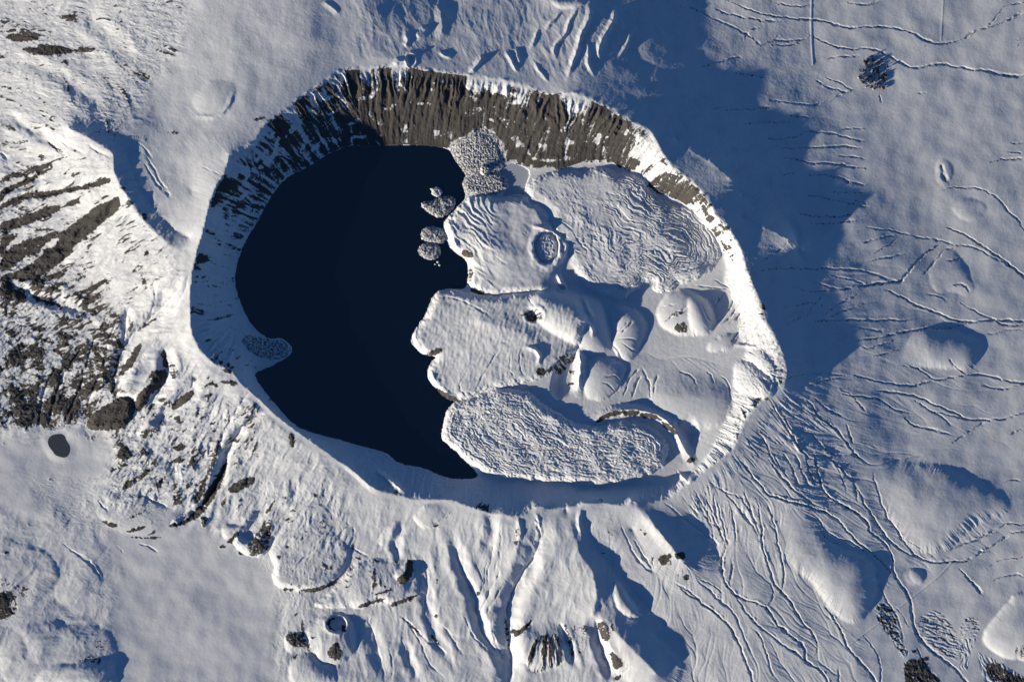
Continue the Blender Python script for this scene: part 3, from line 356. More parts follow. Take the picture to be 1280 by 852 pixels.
 ('c', '90,275 150,240 180,245 210,285 200,320 160,320 140,340 100,320', .66, 1.2), ('c', '30,280 90,270 90,290 40,295', .7, 1), ('c', '430,525 340,550 290,600 275,660 330,690 370,620 420,590', .62, 1.2), ('c', '375,650 440,660 400,690', .7, 1), ('c', '370,735 420,740 380,760', .8, 1), ('c', '160,650 190,645 190,690 165,680', .95, .8), ('c', '200,650 225,640 215,685 195,690', .95, .8), ('c', '250,635 270,630 265,660 245,660', .95, .8), ('c', '160,250 210,270 215,300 180,320', .5, 1.5), ('c', '240,380 240,500 260,400', 0, 1),
 ('d', '760,205 800,168 880,150 885,165 820,180 780,200', 1, .9), ('d', '890,155 950,152 960,165 930,178 890,172', 1, .9), ('d', '962,165 1000,163 1050,185 1060,200 1010,185 965,180', 1, .9), ('d', '1055,200 1090,215 1120,250 1125,260 1090,240 1060,215', 1, .9), ('d', '1160,385 1190,355 1210,380', .9, 1), ('d', '700,170 735,170 720,180', .5, .8), ('d', '1130,320 1145,345 1135,350', .6, .8),
 ('d', '15,30 60,75 140,112 200,105 150,110 80,85 40,50', .9, .9), ('5', '335,460 375,445 385,460 350,478 320,475', .95, 1.2), ('5', '450,90 470,85 500,100 490,115 460,110', .9, 1), ('5', '480,150 495,160 490,200 478,200', .7, .9), ('5', '485,225 540,240 530,252 490,240', .9, .9), ('5', '345,590 400,620 440,640 430,648 370,625', .9, .9), ('5', '735,520 770,530 760,550 735,545', .9, .9), ('a', '655,590 690,580 680,640 660,640', .45, 1.5), ('b', '1090,440 1140,500 1185,590 1140,520', .8, .9),
 ('e', '260,470 290,440 330,440 340,490 290,490', .8, 1.2), ('e', '250,400 330,375 290,405', .8, 1), ('e', '520,40 570,100 590,130 550,80', .8, 1), ('e', '680,720 690,725 685,730', .9, .8), ('e', '730,840 780,835 760,852', .8, 1), ('6', '270,640 310,630 290,660', .8, 1), ('6', '200,730 230,720 210,750', .7, 1), ('6', '300,280 320,300 310,310', .9, 1), ('6', '180,60 200,90 195,130 180,90', .8, 1), ('6', '370,570 385,575 375,585', .9, .8), ('6', '230,690 250,680 240,700', .9, .8),
 # north-east crater wall
 ('o', '270,180 300,150 350,180 370,200 330,280 290,270 260,230', 1, 1.3), ('o', '350,260 390,200 440,240 430,280 380,300 340,290', 1, 1.3), ('o', '430,250 460,230 450,270', .9, 1), ('o', '460,310 520,270 550,265 500,310 470,330', .9, 1.2), ('o', '500,400 560,360 620,310 700,330 780,380 870,430 830,440 820,530 790,530 740,500 650,480 570,460', .93, 1.8), ('o', '840,500 900,520 890,540 850,530', .8, 1), ('o', '900,560 960,620 990,650 960,680 920,640', .9, 1.2), ('o', '1000,680 1050,690 1050,720 1020,700', .5, 1.2), ('o', '590,190 640,250 660,290 610,240', .6, 1.2), ('o', '370,20 440,0 520,50 450,60 390,60', .6, 1.5), ('o', '1090,750 1110,790 1095,800', .8, 1),
 # lowland
 ('w', '190,320 260,290 300,330 340,360 355,450 370,560 400,600 430,640 390,690 340,620 300,540 250,470 205,420', .6, 1.5), ('w', '390,700 480,690 540,700 560,740 600,800 650,840 640,900 400,900', .85, 2), ('w', '490,690 570,680 540,720', .9, 1.2), ('w', '440,640 480,620 470,650', .9, 1), ('w', '470,450 500,400 600,345 650,365 640,390 690,410 720,450 750,500 770,560 810,620 800,680 760,700 650,660 560,580 530,540', .5, 3), ('w', '780,480 820,400 880,390 920,420 920,490 900,540 800,540', .5, 1.5), ('w', '940,760 1000,700 1060,740 1150,790 1240,820 1280,870 1050,870', .85, 3), ('w', '1160,640 1200,590 1240,580 1280,640 1240,700 1200,680', .6, 2), ('w', '900,640 1000,680 1130,750 1100,760 960,700', .4, 2),
 ('3', '680,225 715,208 775,240 772,300 755,345 720,335 690,335 660,300 650,275', .28, 3),
 ('7', '-20,520 30,500 65,540 70,590 20,610 -20,610', .85, 3), ('7', '0,450 60,480 110,490 160,560 110,550 60,520 0,500', .6, 3), ('7', '340,690 390,670 410,720 360,740', .5, 2.5), ('7', '250,745 330,740 390,760 370,790 290,770', .55, 2), ('7', '0,660 40,650 60,670 0,700', .3, 3), ('7', '0,355 40,365 10,372', .6, 1),
 ('1', '10,140 60,120 160,128 130,150 60,158', .95, 1.5), ('1', '75,180 130,180 170,165 220,175 280,185 330,180 320,195 240,195 180,208 110,200', .92, 1.8), ('1', '220,65 260,55 290,75 290,90 240,75', .7, 2), ('1', '370,270 400,255 460,250 430,280 390,300', .5, 2.5), ('1', '500,260 560,280 560,300 520,290', .6, 2), ('1', '480,500 540,500 560,530 500,520', .6, 2), ('1', '0,75 40,80 10,95', .8, 1.5), ('1', '0,115 60,110 50,120 0,125', .7, 1), ('1', '0,450 80,490 20,480', .6, 1.5), ('1', '945,440 985,435 980,447 950,450', .8, .8), ('1', '610,490 660,490 700,500 640,500', .6, 1.2), ('1', '140,580 160,590 150,600', .6, 1),
 ('3', '680,215 720,212 770,240 770,290 750,345 700,335 675,310', .0, 2),
]
ROCK_FIELDS = [  # loose mottling: outline, strength, grain angle (degrees), grain length, grain width
 ('P', '-70,310 60,330 140,380 160,400 150,470 110,530 -70,540', .36, 150, 14, 2.8), ('P', '-70,-60 250,-60 230,60 180,120 150,180 60,170 -70,170', .17, 165, 9, 2.2), ('P', '130,480 330,500 330,560 290,600 240,640 130,640 140,560', .20, 138, 12, 2.6),
 ('P', '60,165 140,190 200,300 230,330 200,400 100,380 -70,320 -70,170', .17, 156, 15, 2.4), ('P', '280,600 420,590 440,640 430,720 350,730 300,690', .08, 120, 6, 2.2), ('P', '340,690 520,690 500,760 340,840', .05, 120, 5, 2), ('P', '20,590 210,600 210,670 60,660', .04, 165, 6, 2.2),
]
VALLEYS = [
 ('8', '720,240 745,300 720,390 660,490 625,580 622,690 630,848 630,920', 5.5, 20), ('8', '410,260 430,340 450,430 500,530 520,640 580,740 625,800', 3.2, 12), ('8', '300,330 325,470 320,560 360,700 430,800', 2.0, 11), ('8', '240,260 200,330 220,400', 2.2, 9),
 ('8', '100,600 130,700 165,848', 2.0, 14), ('8', '230,690 260,770 300,848', 1.8, 10), ('8', '560,200 570,290 540,380', 2.0, 12), ('8', '940,600 970,720 1020,848', 4.0, 12), ('8', '815,630 850,720 880,800', 2.5, 8),
 ('4', '700,170 640,260 560,350 470,440 430,560 420,660', 4.5, 17), ('4', '610,440 625,520 600,600 540,690', 4.0, 14), ('4', '735,540 720,600 640,680 560,740', 3.5, 13), ('4', '480,300 460,380 470,400', 2.5, 10), ('4', '0,185 120,250 300,310 420,300', 3.0, 14), ('7', '860,-20 800,130 730,210 640,262', 5.0, 15), ('7', '990,180 940,270 900,330', 3.0, 10), ('7', '900,60 830,150 790,230', 2.5, 9),
 ('f', '0,520 200,430 480,370 770,300', 3.0, 9), ('f', '0,680 200,600 430,500', 2.5, 8), ('f', '320,860 520,740 740,600 850,460', 4.0, 11), ('f', '0,430 200,330 380,210', 2.5, 8), ('g', '40,200 250,220 420,120 540,0', 3.0, 9), ('i', '1020,480 860,600 760,740 700,900', 3.5, 9), ('k', '500,250 420,360 350,440', 2.0, 8), ('1', '0,420 120,480 250,560', 2.0, 12), ('1', '100,250 250,300 400,420', 1.5, 16), ('1', '300,30 420,150 520,240', 1.5, 18), ('1', '0,230 150,240 300,300', 1.2, 14)]
# road cuttings seen as straight lines in the snow
ROADS = [('3', '490,-20 488,80 490,160 495,240', .9), ('3', '980,0 972,150', .5), ('3', '810,225 910,172', .7), ('w', '0,600 120,510 270,400 400,300 640,110 730,10', .8), ('w', '0,585 70,560', .8)]
# ---------------------------------------------------------------- terrain heights
close = lambda p: np.vstack([p, p[:1]])
lake_line = close(np.c_[LAKE, np.full(len(LAKE), .15)])
deep = pts('P', '450,240,-8 400,300,-8 400,400,-8 450,500,-8 520,540,-6 480,400,-8 500,300,-8')
VS = .58 + .16 * sstep(520, 220, UU)       # vertical scale of the survey
H = membrane([close(RIM[:, :3]), lake_line, deep] + FLOOR_FOOT + CON + SHARP)
H = blur(H, 1) * VS
lake_sd = sdf(smooth_poly(LAKE, True, 1), UU, VV) + 1.7 * fbm(UU / 7, VV / 7, 4, 2, .65)
land = sstep(0.0, 3.0, -lake_sd)          # 0 in the water, 1 on land

# place along the rim (s), distance from it (rd), which side
rd, rs, rlen = line_dist(close(RIM), UU, VV, True)
in_rim = inside(RIM, UU, VV)
rim_seg = np.r_[0, np.cumsum(np.hypot(*(np.diff(close(RIM)[:, :2], axis=0).T)))]
rim_rock = np.interp(rs, rim_seg, close(RIM)[:, 3]).astype(f32)
foot_lines = [close(LAKE)] + FLOOR_FOOT
fd = np.full(UU.shape, 1e9, f32)
for p in foot_lines:
    fd = np.minimum(fd, line_dist(p, UU, VV))
foot_poly = np.vstack([pts('P', '425,549.5 390,541 369.6,532.6 353,516 336,496 322.6,479 317.6,465.4 330,440 309,398 299,375 292,351 299,317.6 312,291 319,282 336,249 356,222 386,208 410,192 430,184 440,181 458.6,183 509,181 559,185'),
    FLOOR_FOOT[0][:, :2], FLOOR_FOOT[1][1:, :2], pts('P', '573,599 553,595.5 529,584 499,580 485.5,567 475,563 445,556')])
wall = in_rim & ~inside(foot_poly, UU, VV)
wt = np.where(wall, rd / np.maximum(rd + fd, 1e-3), np.where(in_rim, 1, 0)).astype(f32)
wall_soft = blur(wall.astype(f32), 1)

# no creases along the soft survey lines outside the rim
sd_ = np.full(UU.shape, 1e9, f32)
for p in SHARP:
    sd_ = np.minimum(sd_, line_dist(p, UU, VV))
soft = sstep(4, 45, rd) * (~in_rim) * sstep(4, 30, sd_)
lowH = resize(blur(H[::4, ::4], 40), H.shape)
midH = blur(H, 12)
H = H + soft * (lowH - H)
H = H + (1 - soft) * sstep(3, 10, rd) * sstep(2, 8, sd_) * (midH - H)

def add_hill(p, h, r, power, wob=2.3, seed=3, foot=False, ramp=None):
    global H
    p = smooth_poly(p, True, 2)
    sl = window(p, 4)
    X, Y = UU[sl], VV[sl]
    X = X + wob * (1.2 * perlin(X / 14, Y / 14, seed) + .8 * fbm(X / 5, Y / 5, 2, seed + 4)); Y = Y + wob * (1.2 * perlin(X / 14 + 40, Y / 14, seed + 1) + .8 * fbm(X / 5 + 9, Y / 5, 2, seed + 6))
    d = sdf(p, X, Y)
    k = np.clip(d / r, 0, 1)
    if foot:                               # smooth hill: a membrane blown up inside the outline
        st = max(1, int(max(d.shape) // 60))
        ins = (d > 0)[::st, ::st].astype(f32); q = np.zeros(ins.shape, f32)
        for it in range(900):
            b_ = np.pad(q, 1)
            q = ins * ((b_[:-2, 1:-1] + b_[2:, 1:-1] + b_[1:-1, :-2] + b_[1:-1, 2:]) / 4 + .01)
        q = np.clip(blur(resize(q / q.max(), d.shape), 2 * st), 0, 1)
        prof = q ** (.55 if power >= 1.8 else .75)
    else:
        prof = 1 - (1 - k) ** power
    if ramp is not None:
        a, b_ = ramp; e = b_ - a
        prof = prof * sstep(0, 1, ((X - a[0]) * e[0] + (Y - a[1]) * e[1]) / (e[0] ** 2 + e[1] ** 2))
    H[sl] += h * prof
    return sl, d

flow_mask = np.zeros(H.shape, f32); flow_d = np.zeros(H.shape, f32)
flow_masks = []
for t, s, h, r, pw, *more in DOMES:
    p = pts(t, s)
    sl, d = add_hill(p, h, r, pw, ramp=pts(t, more[0])[:, :2] if more else None)
    m = np.zeros(H.shape, f32); m[sl] = sstep(-.5, 3, d)
    flow_masks.append(m)
    flow_d[sl] = np.maximum(flow_d[sl], d)
smooth_hill = np.zeros(H.shape, f32)
for t, s, h, r, pw, *more in HILLS:
    sl, d = add_hill(pts(t, s), h * .75, r, pw, wob=1.5, foot=pw < 1.9, ramp=pts(t, more[0])[:, :2] if more else None)
    smooth_hill[sl] = np.maximum(smooth_hill[sl], sstep(0, r * .5, d))

# large soft relief
out_flank = sstep(4, 40, rd) * (~in_rim)
H += out_flank * (fbm(UU / 70, VV / 70, 3, 11) * 2.2) 
QX, QY = fbm(UU / 45, VV / 45, 3, 201), fbm(UU / 45 + 9, VV / 45, 3, 204)
plain = np.zeros(H.shape, f32)
for s in ('160,640 230,655 300,690 350,700 345,852 140,852 140,720 130,660', '-70,550 90,550 150,570 110,620 60,650 -70,620'):
    p = pts('P', s); plain = np.maximum(plain, sstep(-8, 16, sdf(p, UU + 16 * QX, VV + 16 * QY)))

for s, amp, ang, gl, gw in (('-70,170 60,160 150,190 230,310 230,400 290,470 330,520 240,640 120,600 130,545 -70,545', 2.6, 155, 46, 15), ('130,480 320,500 440,600 440,690 300,690 240,640 120,640', 2.6, 128, 38, 15),
                            ('340,690 360,600 560,640 740,640 780,640 800,912 330,912', 1.3, 98, 46, 17), ('-70,-60 260,-60 220,100 150,190 -70,170', 1.1, 165, 24, 10), ('430,-60 780,-60 800,50 700,110 600,85 440,75', 1.0, 70, 46, 20), ('-70,600 120,620 170,720 140,912 -70,912', 1.6, 140, 40, 22)):
    m = sstep(-14, 18, sdf(pts('P', s), UU + 22 * QX, VV + 22 * QY)) * sstep(3, 12, rd) * (~in_rim) * (1 - plain)
    ca, sa = math.cos(math.radians(ang)), math.sin(math.radians(ang))
    X = UU + 7 * perlin(UU / 34, VV / 34, 161); Y = VV + 7 * perlin(UU / 34 + 50, VV / 34, 162)
    a = (X * ca + Y * sa) / gl; b = (-X * sa + Y * ca) / gw
    H += m * amp * (.6 * fbm(a, b, 4, 163, .5, True) + .6 * fbm(a * .5, b * .5, 2, 168))

# lava surface: pressure ridges parallel to the margins, hummocks between
wx = UU + 5 * perlin(UU / 22, VV / 22, 21); wy = VV + 5 * perlin(UU / 22, VV / 22, 22)
f1, f2, f3, f4 = flow_masks
dd = flow_d
# north-east lobe: long arcs
ph = dd / 4.6 + 2.2 * fbm(UU / 38, VV / 38, 3, 31)
arcs = 1 - 2 * np.abs(perlin(ph * 1.6, (UU * .6 + VV * .4) / 55, 33))
east = sstep(740, 800, UU + 20 * perlin(UU / 30, VV / 30, 5))
hum = fbm(wx / 4.2, wy / 4.2, 3, 41, .55, True)
patch = sstep(-.25, .35, fbm(UU / 22, VV / 22, 2, 43)); fine = fbm(UU / 3.0 + .8 * arcs, VV / 3.0, 3, 45, .6)
H += f1 * (.38 + .62 * sstep(-.3, .4, fbm(UU / 48, VV / 48, 2, 47) + .5 * east)) * .85 * ((.25 + 1.15 * east) * arcs * (.6 + .4 * patch) + .45 * hum * (1 - .6 * patch) * (1 - .75 * east) + .3 * fine + .8 * (1 - .6 * east) * fbm(wx / 9, wy / 9, 3, 46, .5, True) + 2.4 * fbm(UU / 34, VV / 34, 2, 44))
# north-west plateau: ridges near its lake edge
edge = sstep(36, 10, dd)
# the plateau runs out smoothly towards the east
m_ = sstep(-8, 8, sdf(pts('P', '672,246 690,262 706,300 722,345 735,400 690,395 672,340 705,318 704,292 690,278'), UU, VV))
H = H + m_ * (blur(H, 70) - H)
a2 = 1 - 2 * np.abs(perlin((UU * .75 - VV * .66) / 6.5 + 1.2 * fbm(UU / 25, VV / 25, 2, 51), (UU * .66 + VV * .75) / 26, 52))
H += f2 * sstep(640, 590, UU) * (1.0 * a2 + .45 * hum) + f2 * 1.2 * fbm(UU / 24, VV / 24, 3, 53) * sstep(3, 12, dd)
# western lobe: fine ripple
a3 = perlin((UU + .25 * VV) / 3.6 + 1.5 * fbm(UU / 30, VV / 30, 2, 61), (VV - .25 * UU) / 12, 62)
H += f3 * (.28 * a3 + .9 * fbm(UU / 22, VV / 22, 3, 63) + .22 * fbm(UU / 5, VV / 5, 2, 64)) * sstep(2, 9, dd)
# southern lobe: coarse blocky hummocks
ph4 = dd / 4.2 + 1.8 * fbm(UU / 26, VV / 26, 3, 71)
a4 = 1 - 2 * np.abs(perlin(ph4 * 1.5, (UU - VV) / 42, 72))
h4 = fbm(wx / 5.2, wy / 4.2, 4, 73, .6, True)
H += f4 * (.85 * h4 + .75 * a4 + .4 * fine + 1.8 * fbm(UU / 28, VV / 28, 2, 74)) * sstep(-1, 2, dd)

# crater wall: buttresses near the crest, fine chutes below, dying out at the foot
up = sstep(.75, .1, wt)
sp = rs + 4.0 * fbm(UU / 14, VV / 14, 3, 81)
rib = 1 - 2 * np.abs(perlin(sp / 9.0, wt * 1.3, 82)); rib2 = 1 - 2 * np.abs(perlin(sp / 4.2, wt * 1.6, 83)); chute = perlin(sp / 2.6, wt * 2.2, 84)
strength = np.interp(rs, rim_seg, np.where(close(RIM)[:, 1] > 560, .12, np.clip(.4 + close(RIM)[:, 3], .4, 1))).astype(f32)
taper = sstep(0, .22, wt) * sstep(1.0, .8, wt)
H += wall_soft * taper * strength * (3.4 * up * rib + 1.2 * (.2 + up) * rib2 * (.5 + perlin(sp / 17, wt, 85)) + .5 * chute + .5 * perlin(wt * 12 + 1.2 * perlin(rs / 30, wt, 146), rs / 26, 148))
# crest teeth
crest = np.exp(-(rd / 2.0) ** 2)
H += crest * (1.2 * perlin(rs / 9, rs * 0, 86) + .3 * perlin(rs / 3.5, rs * 0, 87)) * (.05 + .75 * rim_rock)

for t, s, h, w in RIDGES:
    p = smooth_poly(pts(t, s), False, 2)
    sl = window(p, w * 3)
    X, Y = UU[sl] + .9 * perlin(UU[sl] / 6, VV[sl] / 6, 8), VV[sl] + .9 * perlin(UU[sl] / 6 + 9, VV[sl] / 6, 9)
    d, tt, L = line_dist(p, X, Y, True)
    end = np.clip(np.minimum(tt, L - tt) / (.25 * L) + .15, 0, 1)
    H[sl] += h * (.6 if t in 'st' else 1) * end * np.maximum(0, 1 - d / (w * 1.25)) ** 1.3

# rills found by letting water run downhill; it also joins the surveyed gullies
for t, s, h, w in VALLEYS:
    p = smooth_poly(pts(t, s), False, 2); sl = window(p, w * 1.6 + 6)
    X = UU[sl] + 3 * perlin(UU[sl] / 14, VV[sl] / 14, 171); Y = VV[sl] + 3 * perlin(UU[sl] / 14 + 30, VV[sl] / 14, 172)
    d, tt, L = line_dist(p, X, Y, True)
    end = sstep(0, .3, np.minimum(tt, L - tt) / L + .03)
    H[sl] -= h * end * (np.exp(-(d / (w * .55)) ** 2) - .35 * np.exp(-((d - w) / (w * .45)) ** 2))
gully_mask = np.zeros(H.shape, f32)
def carve(lines, scale=1.0):
    for t, s, h, w in lines:
        p = smooth_poly(pts(t, s), False, 2)
        sl = window(p, w * 3 + 3)
        if sl[0].stop <= sl[0].start or sl[1].stop <= sl[1].start: continue
        X = UU[sl] + 1.0 * perlin(UU[sl] / 5, VV[sl] / 5, 12) + 1.5 * perlin(UU[sl] / 16, VV[sl] / 16, 14)
        Y = VV[sl] + 1.0 * perlin(UU[sl] / 5 + 30, VV[sl] / 5, 13) + 1.5 * perlin(UU[sl] / 16 + 30, VV[sl] / 16, 15)
        d, tt, L = line_dist(p, X, Y, True)
        end = np.clip(np.minimum(tt, (L - tt)) / (.12 * L + 2) + .1, 0, 1)
        ww = w * (.65 + .7 * tt / max(L, 1)) * (1 + .45 * perlin(X / 11, Y / 11, 17))
        prof = np.maximum(0, 1 - d / np.maximum(ww, .5)) ** 1.1
        H[sl] -= scale * h * end * prof * np.clip(.72 + .8 * perlin(X / 9, Y / 9, 16), .1, 1.3)
        lip = np.exp(-((d - w * 1.3) / (w * .5)) ** 2)
        H[sl] += scale * .03 * h * end * lip
        gully_mask[sl] = np.maximum(gully_mask[sl], np.exp(-(d / (w * 2)) ** 2))
carve(GULLY, .82)

def run_water(H, weight, n, steps, strength, seed, passes=4):
    r = np.random.default_rng(seed)
    cum = np.cumsum(weight.ravel().astype(np.float64)); cum /= cum[-1]
    for k in range(passes):
        S = blur(H, 1)
        gy, gx = np.gradient(S)
        idx = np.searchsorted(cum, r.random(n))
        y = (idx // NU).astype(f32) + r.random(n).astype(f32) - .5; x = (idx % NU).astype(f32) + r.random(n).astype(f32) - .5
        dx = np.zeros(n, f32); dy = np.zeros(n, f32)
        cnt = np.zeros(H.size)
        for st in range(steps):
            ix = np.clip(np.rint(x).astype(np.int32), 1, NU - 2); iy = np.clip(np.rint(y).astype(np.int32), 1, NV - 2)
            fl = iy * NU + ix
            ax, ay = gx.ravel()[fl], gy.ravel()[fl]
            dx = .55 * dx - ax * 3; dy = .55 * dy - ay * 3
            L = np.sqrt(dx * dx + dy * dy) + 1e-6
            dx /= L; dy /= L
            cnt += np.bincount(fl, minlength=H.size)
            x = np.clip(x + dx, 1, NU - 2); y = np.clip(y + dy, 1, NV - 2)
        c = cnt.reshape(H.shape).astype(f32)
        c = np.log1p(np.maximum(0, c - 1.0)) 
        c = .6 * c + .4 * blur(c, 1)
        H = H - strength * c * weight
    return H

def region(s, feather=10):
    return sstep(-feather, feather, sdf(pts('P', s), UU, VV))
W = .02 + 0 * H
W = np.maximum(W, .9 * region('905,575 985,490 1060,540 1140,560 1260,640 1240,700 1130,720 1060,760 1120,912 820,912 770,760 860,640'))
W = np.maximum(W, .35 * region('960,300 1090,270 1140,330 1240,430 1260,560 1060,560 985,490', 14))
W = np.maximum(W, .12 * region('880,150 1060,180 1090,280 960,310', 14))
W = np.maximum(W, .05 * region('1090,-60 1350,-60 1350,912 1180,912 1140,560 1100,300', 20))
W = np.maximum(W, .40 * region('-70,180 150,190 230,310 230,400 300,470 330,520 200,640 120,560 -70,540', 12))
W = np.maximum(W, .18 * region('300,600 640,650 800,640 840,700 760,912 340,912 360,720', 12))
W = np.maximum(W, .5 * region('760,380 830,420 920,340 960,400 920,560 800,540 720,520 700,470', 8))
W = np.maximum(W, .25 * region('430,-60 760,-60 800,60 720,110 600,85 440,75', 10))
W *= (1 - .96 * plain) * land * (1 - .85 * np.clip(f1 + f2 + f3 + f4, 0, 1)) * (1 - .8 * wall_soft) * (1 - .9 * smooth_hill)
W *= sstep(0, 6, rd)
W *= .55 + .9 * np.clip(fbm(UU / 40, VV / 40, 2, 91) + .3, 0, 1)
H = run_water(H, W, 110000, 80, .024, 5, 5)
def streaks(H, grain, length, seed, nb=3):
    """noise drawn out along the fall line: fine rills and snow runnels"""
    n = np.random.default_rng(seed).standard_normal(H.shape).astype(f32)
    if grain > 1: n = blur(n, int(grain * grain)); 
    n /= n.std()
    S = blur(H, nb)
    gy, gx = np.gradient(S); L = np.sqrt(gx * gx + gy * gy) + 1e-5
    gx /= L; gy /= L
    out = n.copy(); j0, i0 = np.mgrid[0:NV, 0:NU].astype(f32)
    for sg in (1, -1):
        x, y = i0.copy(), j0.copy()
        for st in range(length):
            ix = np.clip(x + .5, 0, NU - 1).astype(np.int32); iy = np.clip(y + .5, 0, NV - 1).astype(np.int32)
            fl = iy * NU + ix
            out += n.ravel()[fl]
            x += sg * gx.ravel()[fl]; y += sg * gy.ravel()[fl]
    out /= out.std()
    return out, L
spur = np.maximum(region('845,165 920,185 950,255 900,245 870,215', 8), region('925,262 1000,285 1015,320 960,300', 8)); W = np.maximum(W, .5 * spur)
LIC, SL = streaks(H, 1, 12, 61, 4)
LIC2, _ = streaks(H, 2, 20, 62, 10)
fan_w = 1 + 1.3 * region('850,600 985,490 1070,560 1010,690 900,690', 25)
slope_w = sstep(.06, .30, SL) * fan_w
base_w = np.clip(.15 + W * 1.0 + wall_soft * .6, 0, 1) * (1 - plain) * land * (1 - np.clip(f1 + f2 + f3 + f4, 0, 1)) * sstep(0, 5, rd) * (1 - .6 * smooth_hill) * (1 + 1.0 * wall_soft * (UU > 800))
H += base_w * slope_w * (.15 * LIC + .26 * LIC2)

# mottled, rocky ground on the west side; faint wind texture elsewhere
rough = np.zeros(H.shape, f32); cover = np.zeros(H.shape, f32)
for t, s, k, ang, gl, gw in ROCK_FIELDS:
    m = sstep(-10, 14, sdf(pts(t, s), UU, VV))
    ca, sa = math.cos(math.radians(ang)), math.sin(math.radians(ang))
    a = (wx * ca + wy * sa) / gl; b = (-wx * sa + wy * ca) / gw
    n = fbm(a, b, 3, 101, .6)
    H += m * (.15 + 3.6 * k) * 1.0 * n * (1 - gully_mask * .5)
    rough = np.maximum(rough, m)
    cover = np.maximum(cover, m * sstep(.34 - 1.25 * k, .66 - 1.25 * k, -n * .70 + .16 * LIC2))
H += land * (1 - plain * .93) * ((.12 - .07 * sstep(950, 1100, UU)) * fbm(UU / 7, VV / 7, 3, 111) + (.07 - .05 * sstep(950, 1100, UU)) * (1 - smooth_hill) * fbm(wx / 2.6, wy / 2.6, 2, 112))
# inner west and south walls: talus texture
H += wall_soft * land * (1 - rim_rock) * .5 * fbm(UU / 3, VV / 3, 3, 113)

for t, s, rx, ry, dep, rimh, flat in PITS:
    c = pts(t, s)[0]
    k = TILE[t][2] if False else 1.0
    sl = window(np.array([[c[0] - rx, c[1] - ry], [c[0] + rx, c[1] + ry]]), 8)
    X = UU[sl] - c[0]; Y = VV[sl] - c[1]
    q = np.sqrt((X / rx) ** 2 + (Y / ry) ** 2) * (1 + .10 * perlin(X / 7 + 3, Y / 7, 18))
    rimz = np.exp(-((q - 1.08) / .22) ** 2) * rimh
    bowl = sstep(1.0, flat, q) if flat < 1 else (q < 1)
    H[sl] += rimz - dep * bowl
for t, s, dep, r in PIT_POLY:
    p = smooth_poly(pts(t, s), True, 1); sl = window(p, 3)
    d = sdf(p, UU[sl], VV[sl])
    H[sl] -= dep * (1 - (1 - np.clip(d / r, 0, 1)) ** 1.6)
# rubble mound inside the round crater
c = np.array([683, 309.5]); q = np.sqrt(((UU - c[0]) / 13) ** 2 + ((VV - c[1]) / 17) ** 2)
H += sstep(1.08, .86, q) * (3.6 + 1.1 * hum + .8 * fine)
# talus fans
def fan(p, h, r, k=1.6):
    p = smooth_poly(pts('P', p), True, 1); sl = window(p, 4)
    X = UU[sl] + 3.5 * fbm(UU[sl] / 8, VV[sl] / 8, 3, 19); Y = VV[sl] + 3.5 * fbm(UU[sl] / 8, VV[sl] / 8 + 20, 3, 20)
    d = sdf(p, X, Y)
    m = sstep(0, r, d)
    H[sl] += m * (h + k * fbm(UU[sl] / 3, VV[sl] / 3, 3, 121, .55, True))
    return sl, sstep(-.5, 1.5, d)
fan_cov = np.zeros(H.shape, f32)
for a in (('560,182 570,172 582,170 590,160 598,164 606,154 611,163 617,158 622,172 634,178 630,190 634,206 626,216 606,219 590,223 581,221 571,206 562,192', 0.5, 12, 1.5),
          ('300,420 318,418 340,424 358,424 366,434 362,446 344,452 322,446 305,434', 2.5, 6, 1.2),
          ('578,236 577,227 583,219 600,214 625,214 635,224 636,234 628,243 600,246 584,245', 1.1, 7, 1.5),
          ('598,215 603,206 615,207 614,216 606,220', 3, 3, .8)):
    sl, m = fan(*a)
    fan_cov[sl] = np.maximum(fan_cov[sl], m)
for t, s, h in ROADS:
    p = pts(t, s); sl = window(p, 5); d = line_dist(p, UU[sl], VV[sl])
    H[sl] += .55 * h * np.exp(-(d / .9) ** 2)
# field furrows in the lowland
for t, s, ang, per, h in (('w', '470,450 500,400 600,345 650,365 690,410 750,500 810,620 800,680 760,700 650,660 560,580 530,540', 15, 2.6, .5), ('w', '780,480 820,400 880,390 920,420 920,490 900,540 800,540', 5, 2.2, .4),
                          ('w', '190,320 260,290 340,360 370,560 430,640 390,690 300,540 205,420', 60, 3.0, .5), ('w', '390,700 480,690 560,740 650,840 640,900 400,900', 75, 2.4, .4), ('w', '780,545 900,545 860,640 830,780 780,760', 80, 2.2, .5), ('w', '900,640 1000,680 1130,750 1240,820 1280,870 960,870', 70, 2.6, .5)):
    p = pts(t, s); sl = window(p, 4); m = sstep(-1, 2, sdf(p, UU[sl], VV[sl]))
    ca, sa = math.cos(math.radians(ang)), math.sin(math.radians(ang))
    X = UU[sl] + 4 * perlin(UU[sl] / 14, VV[sl] / 14, 23)
    b = (-X * sa + VV[sl] * ca) / per
    H[sl] += m * h * (perlin(b * 1.1, (X * ca + VV[sl] * sa) / 9, 24) * 1.3 + .3 * perlin(UU[sl] / 2, VV[sl] / 2, 25))
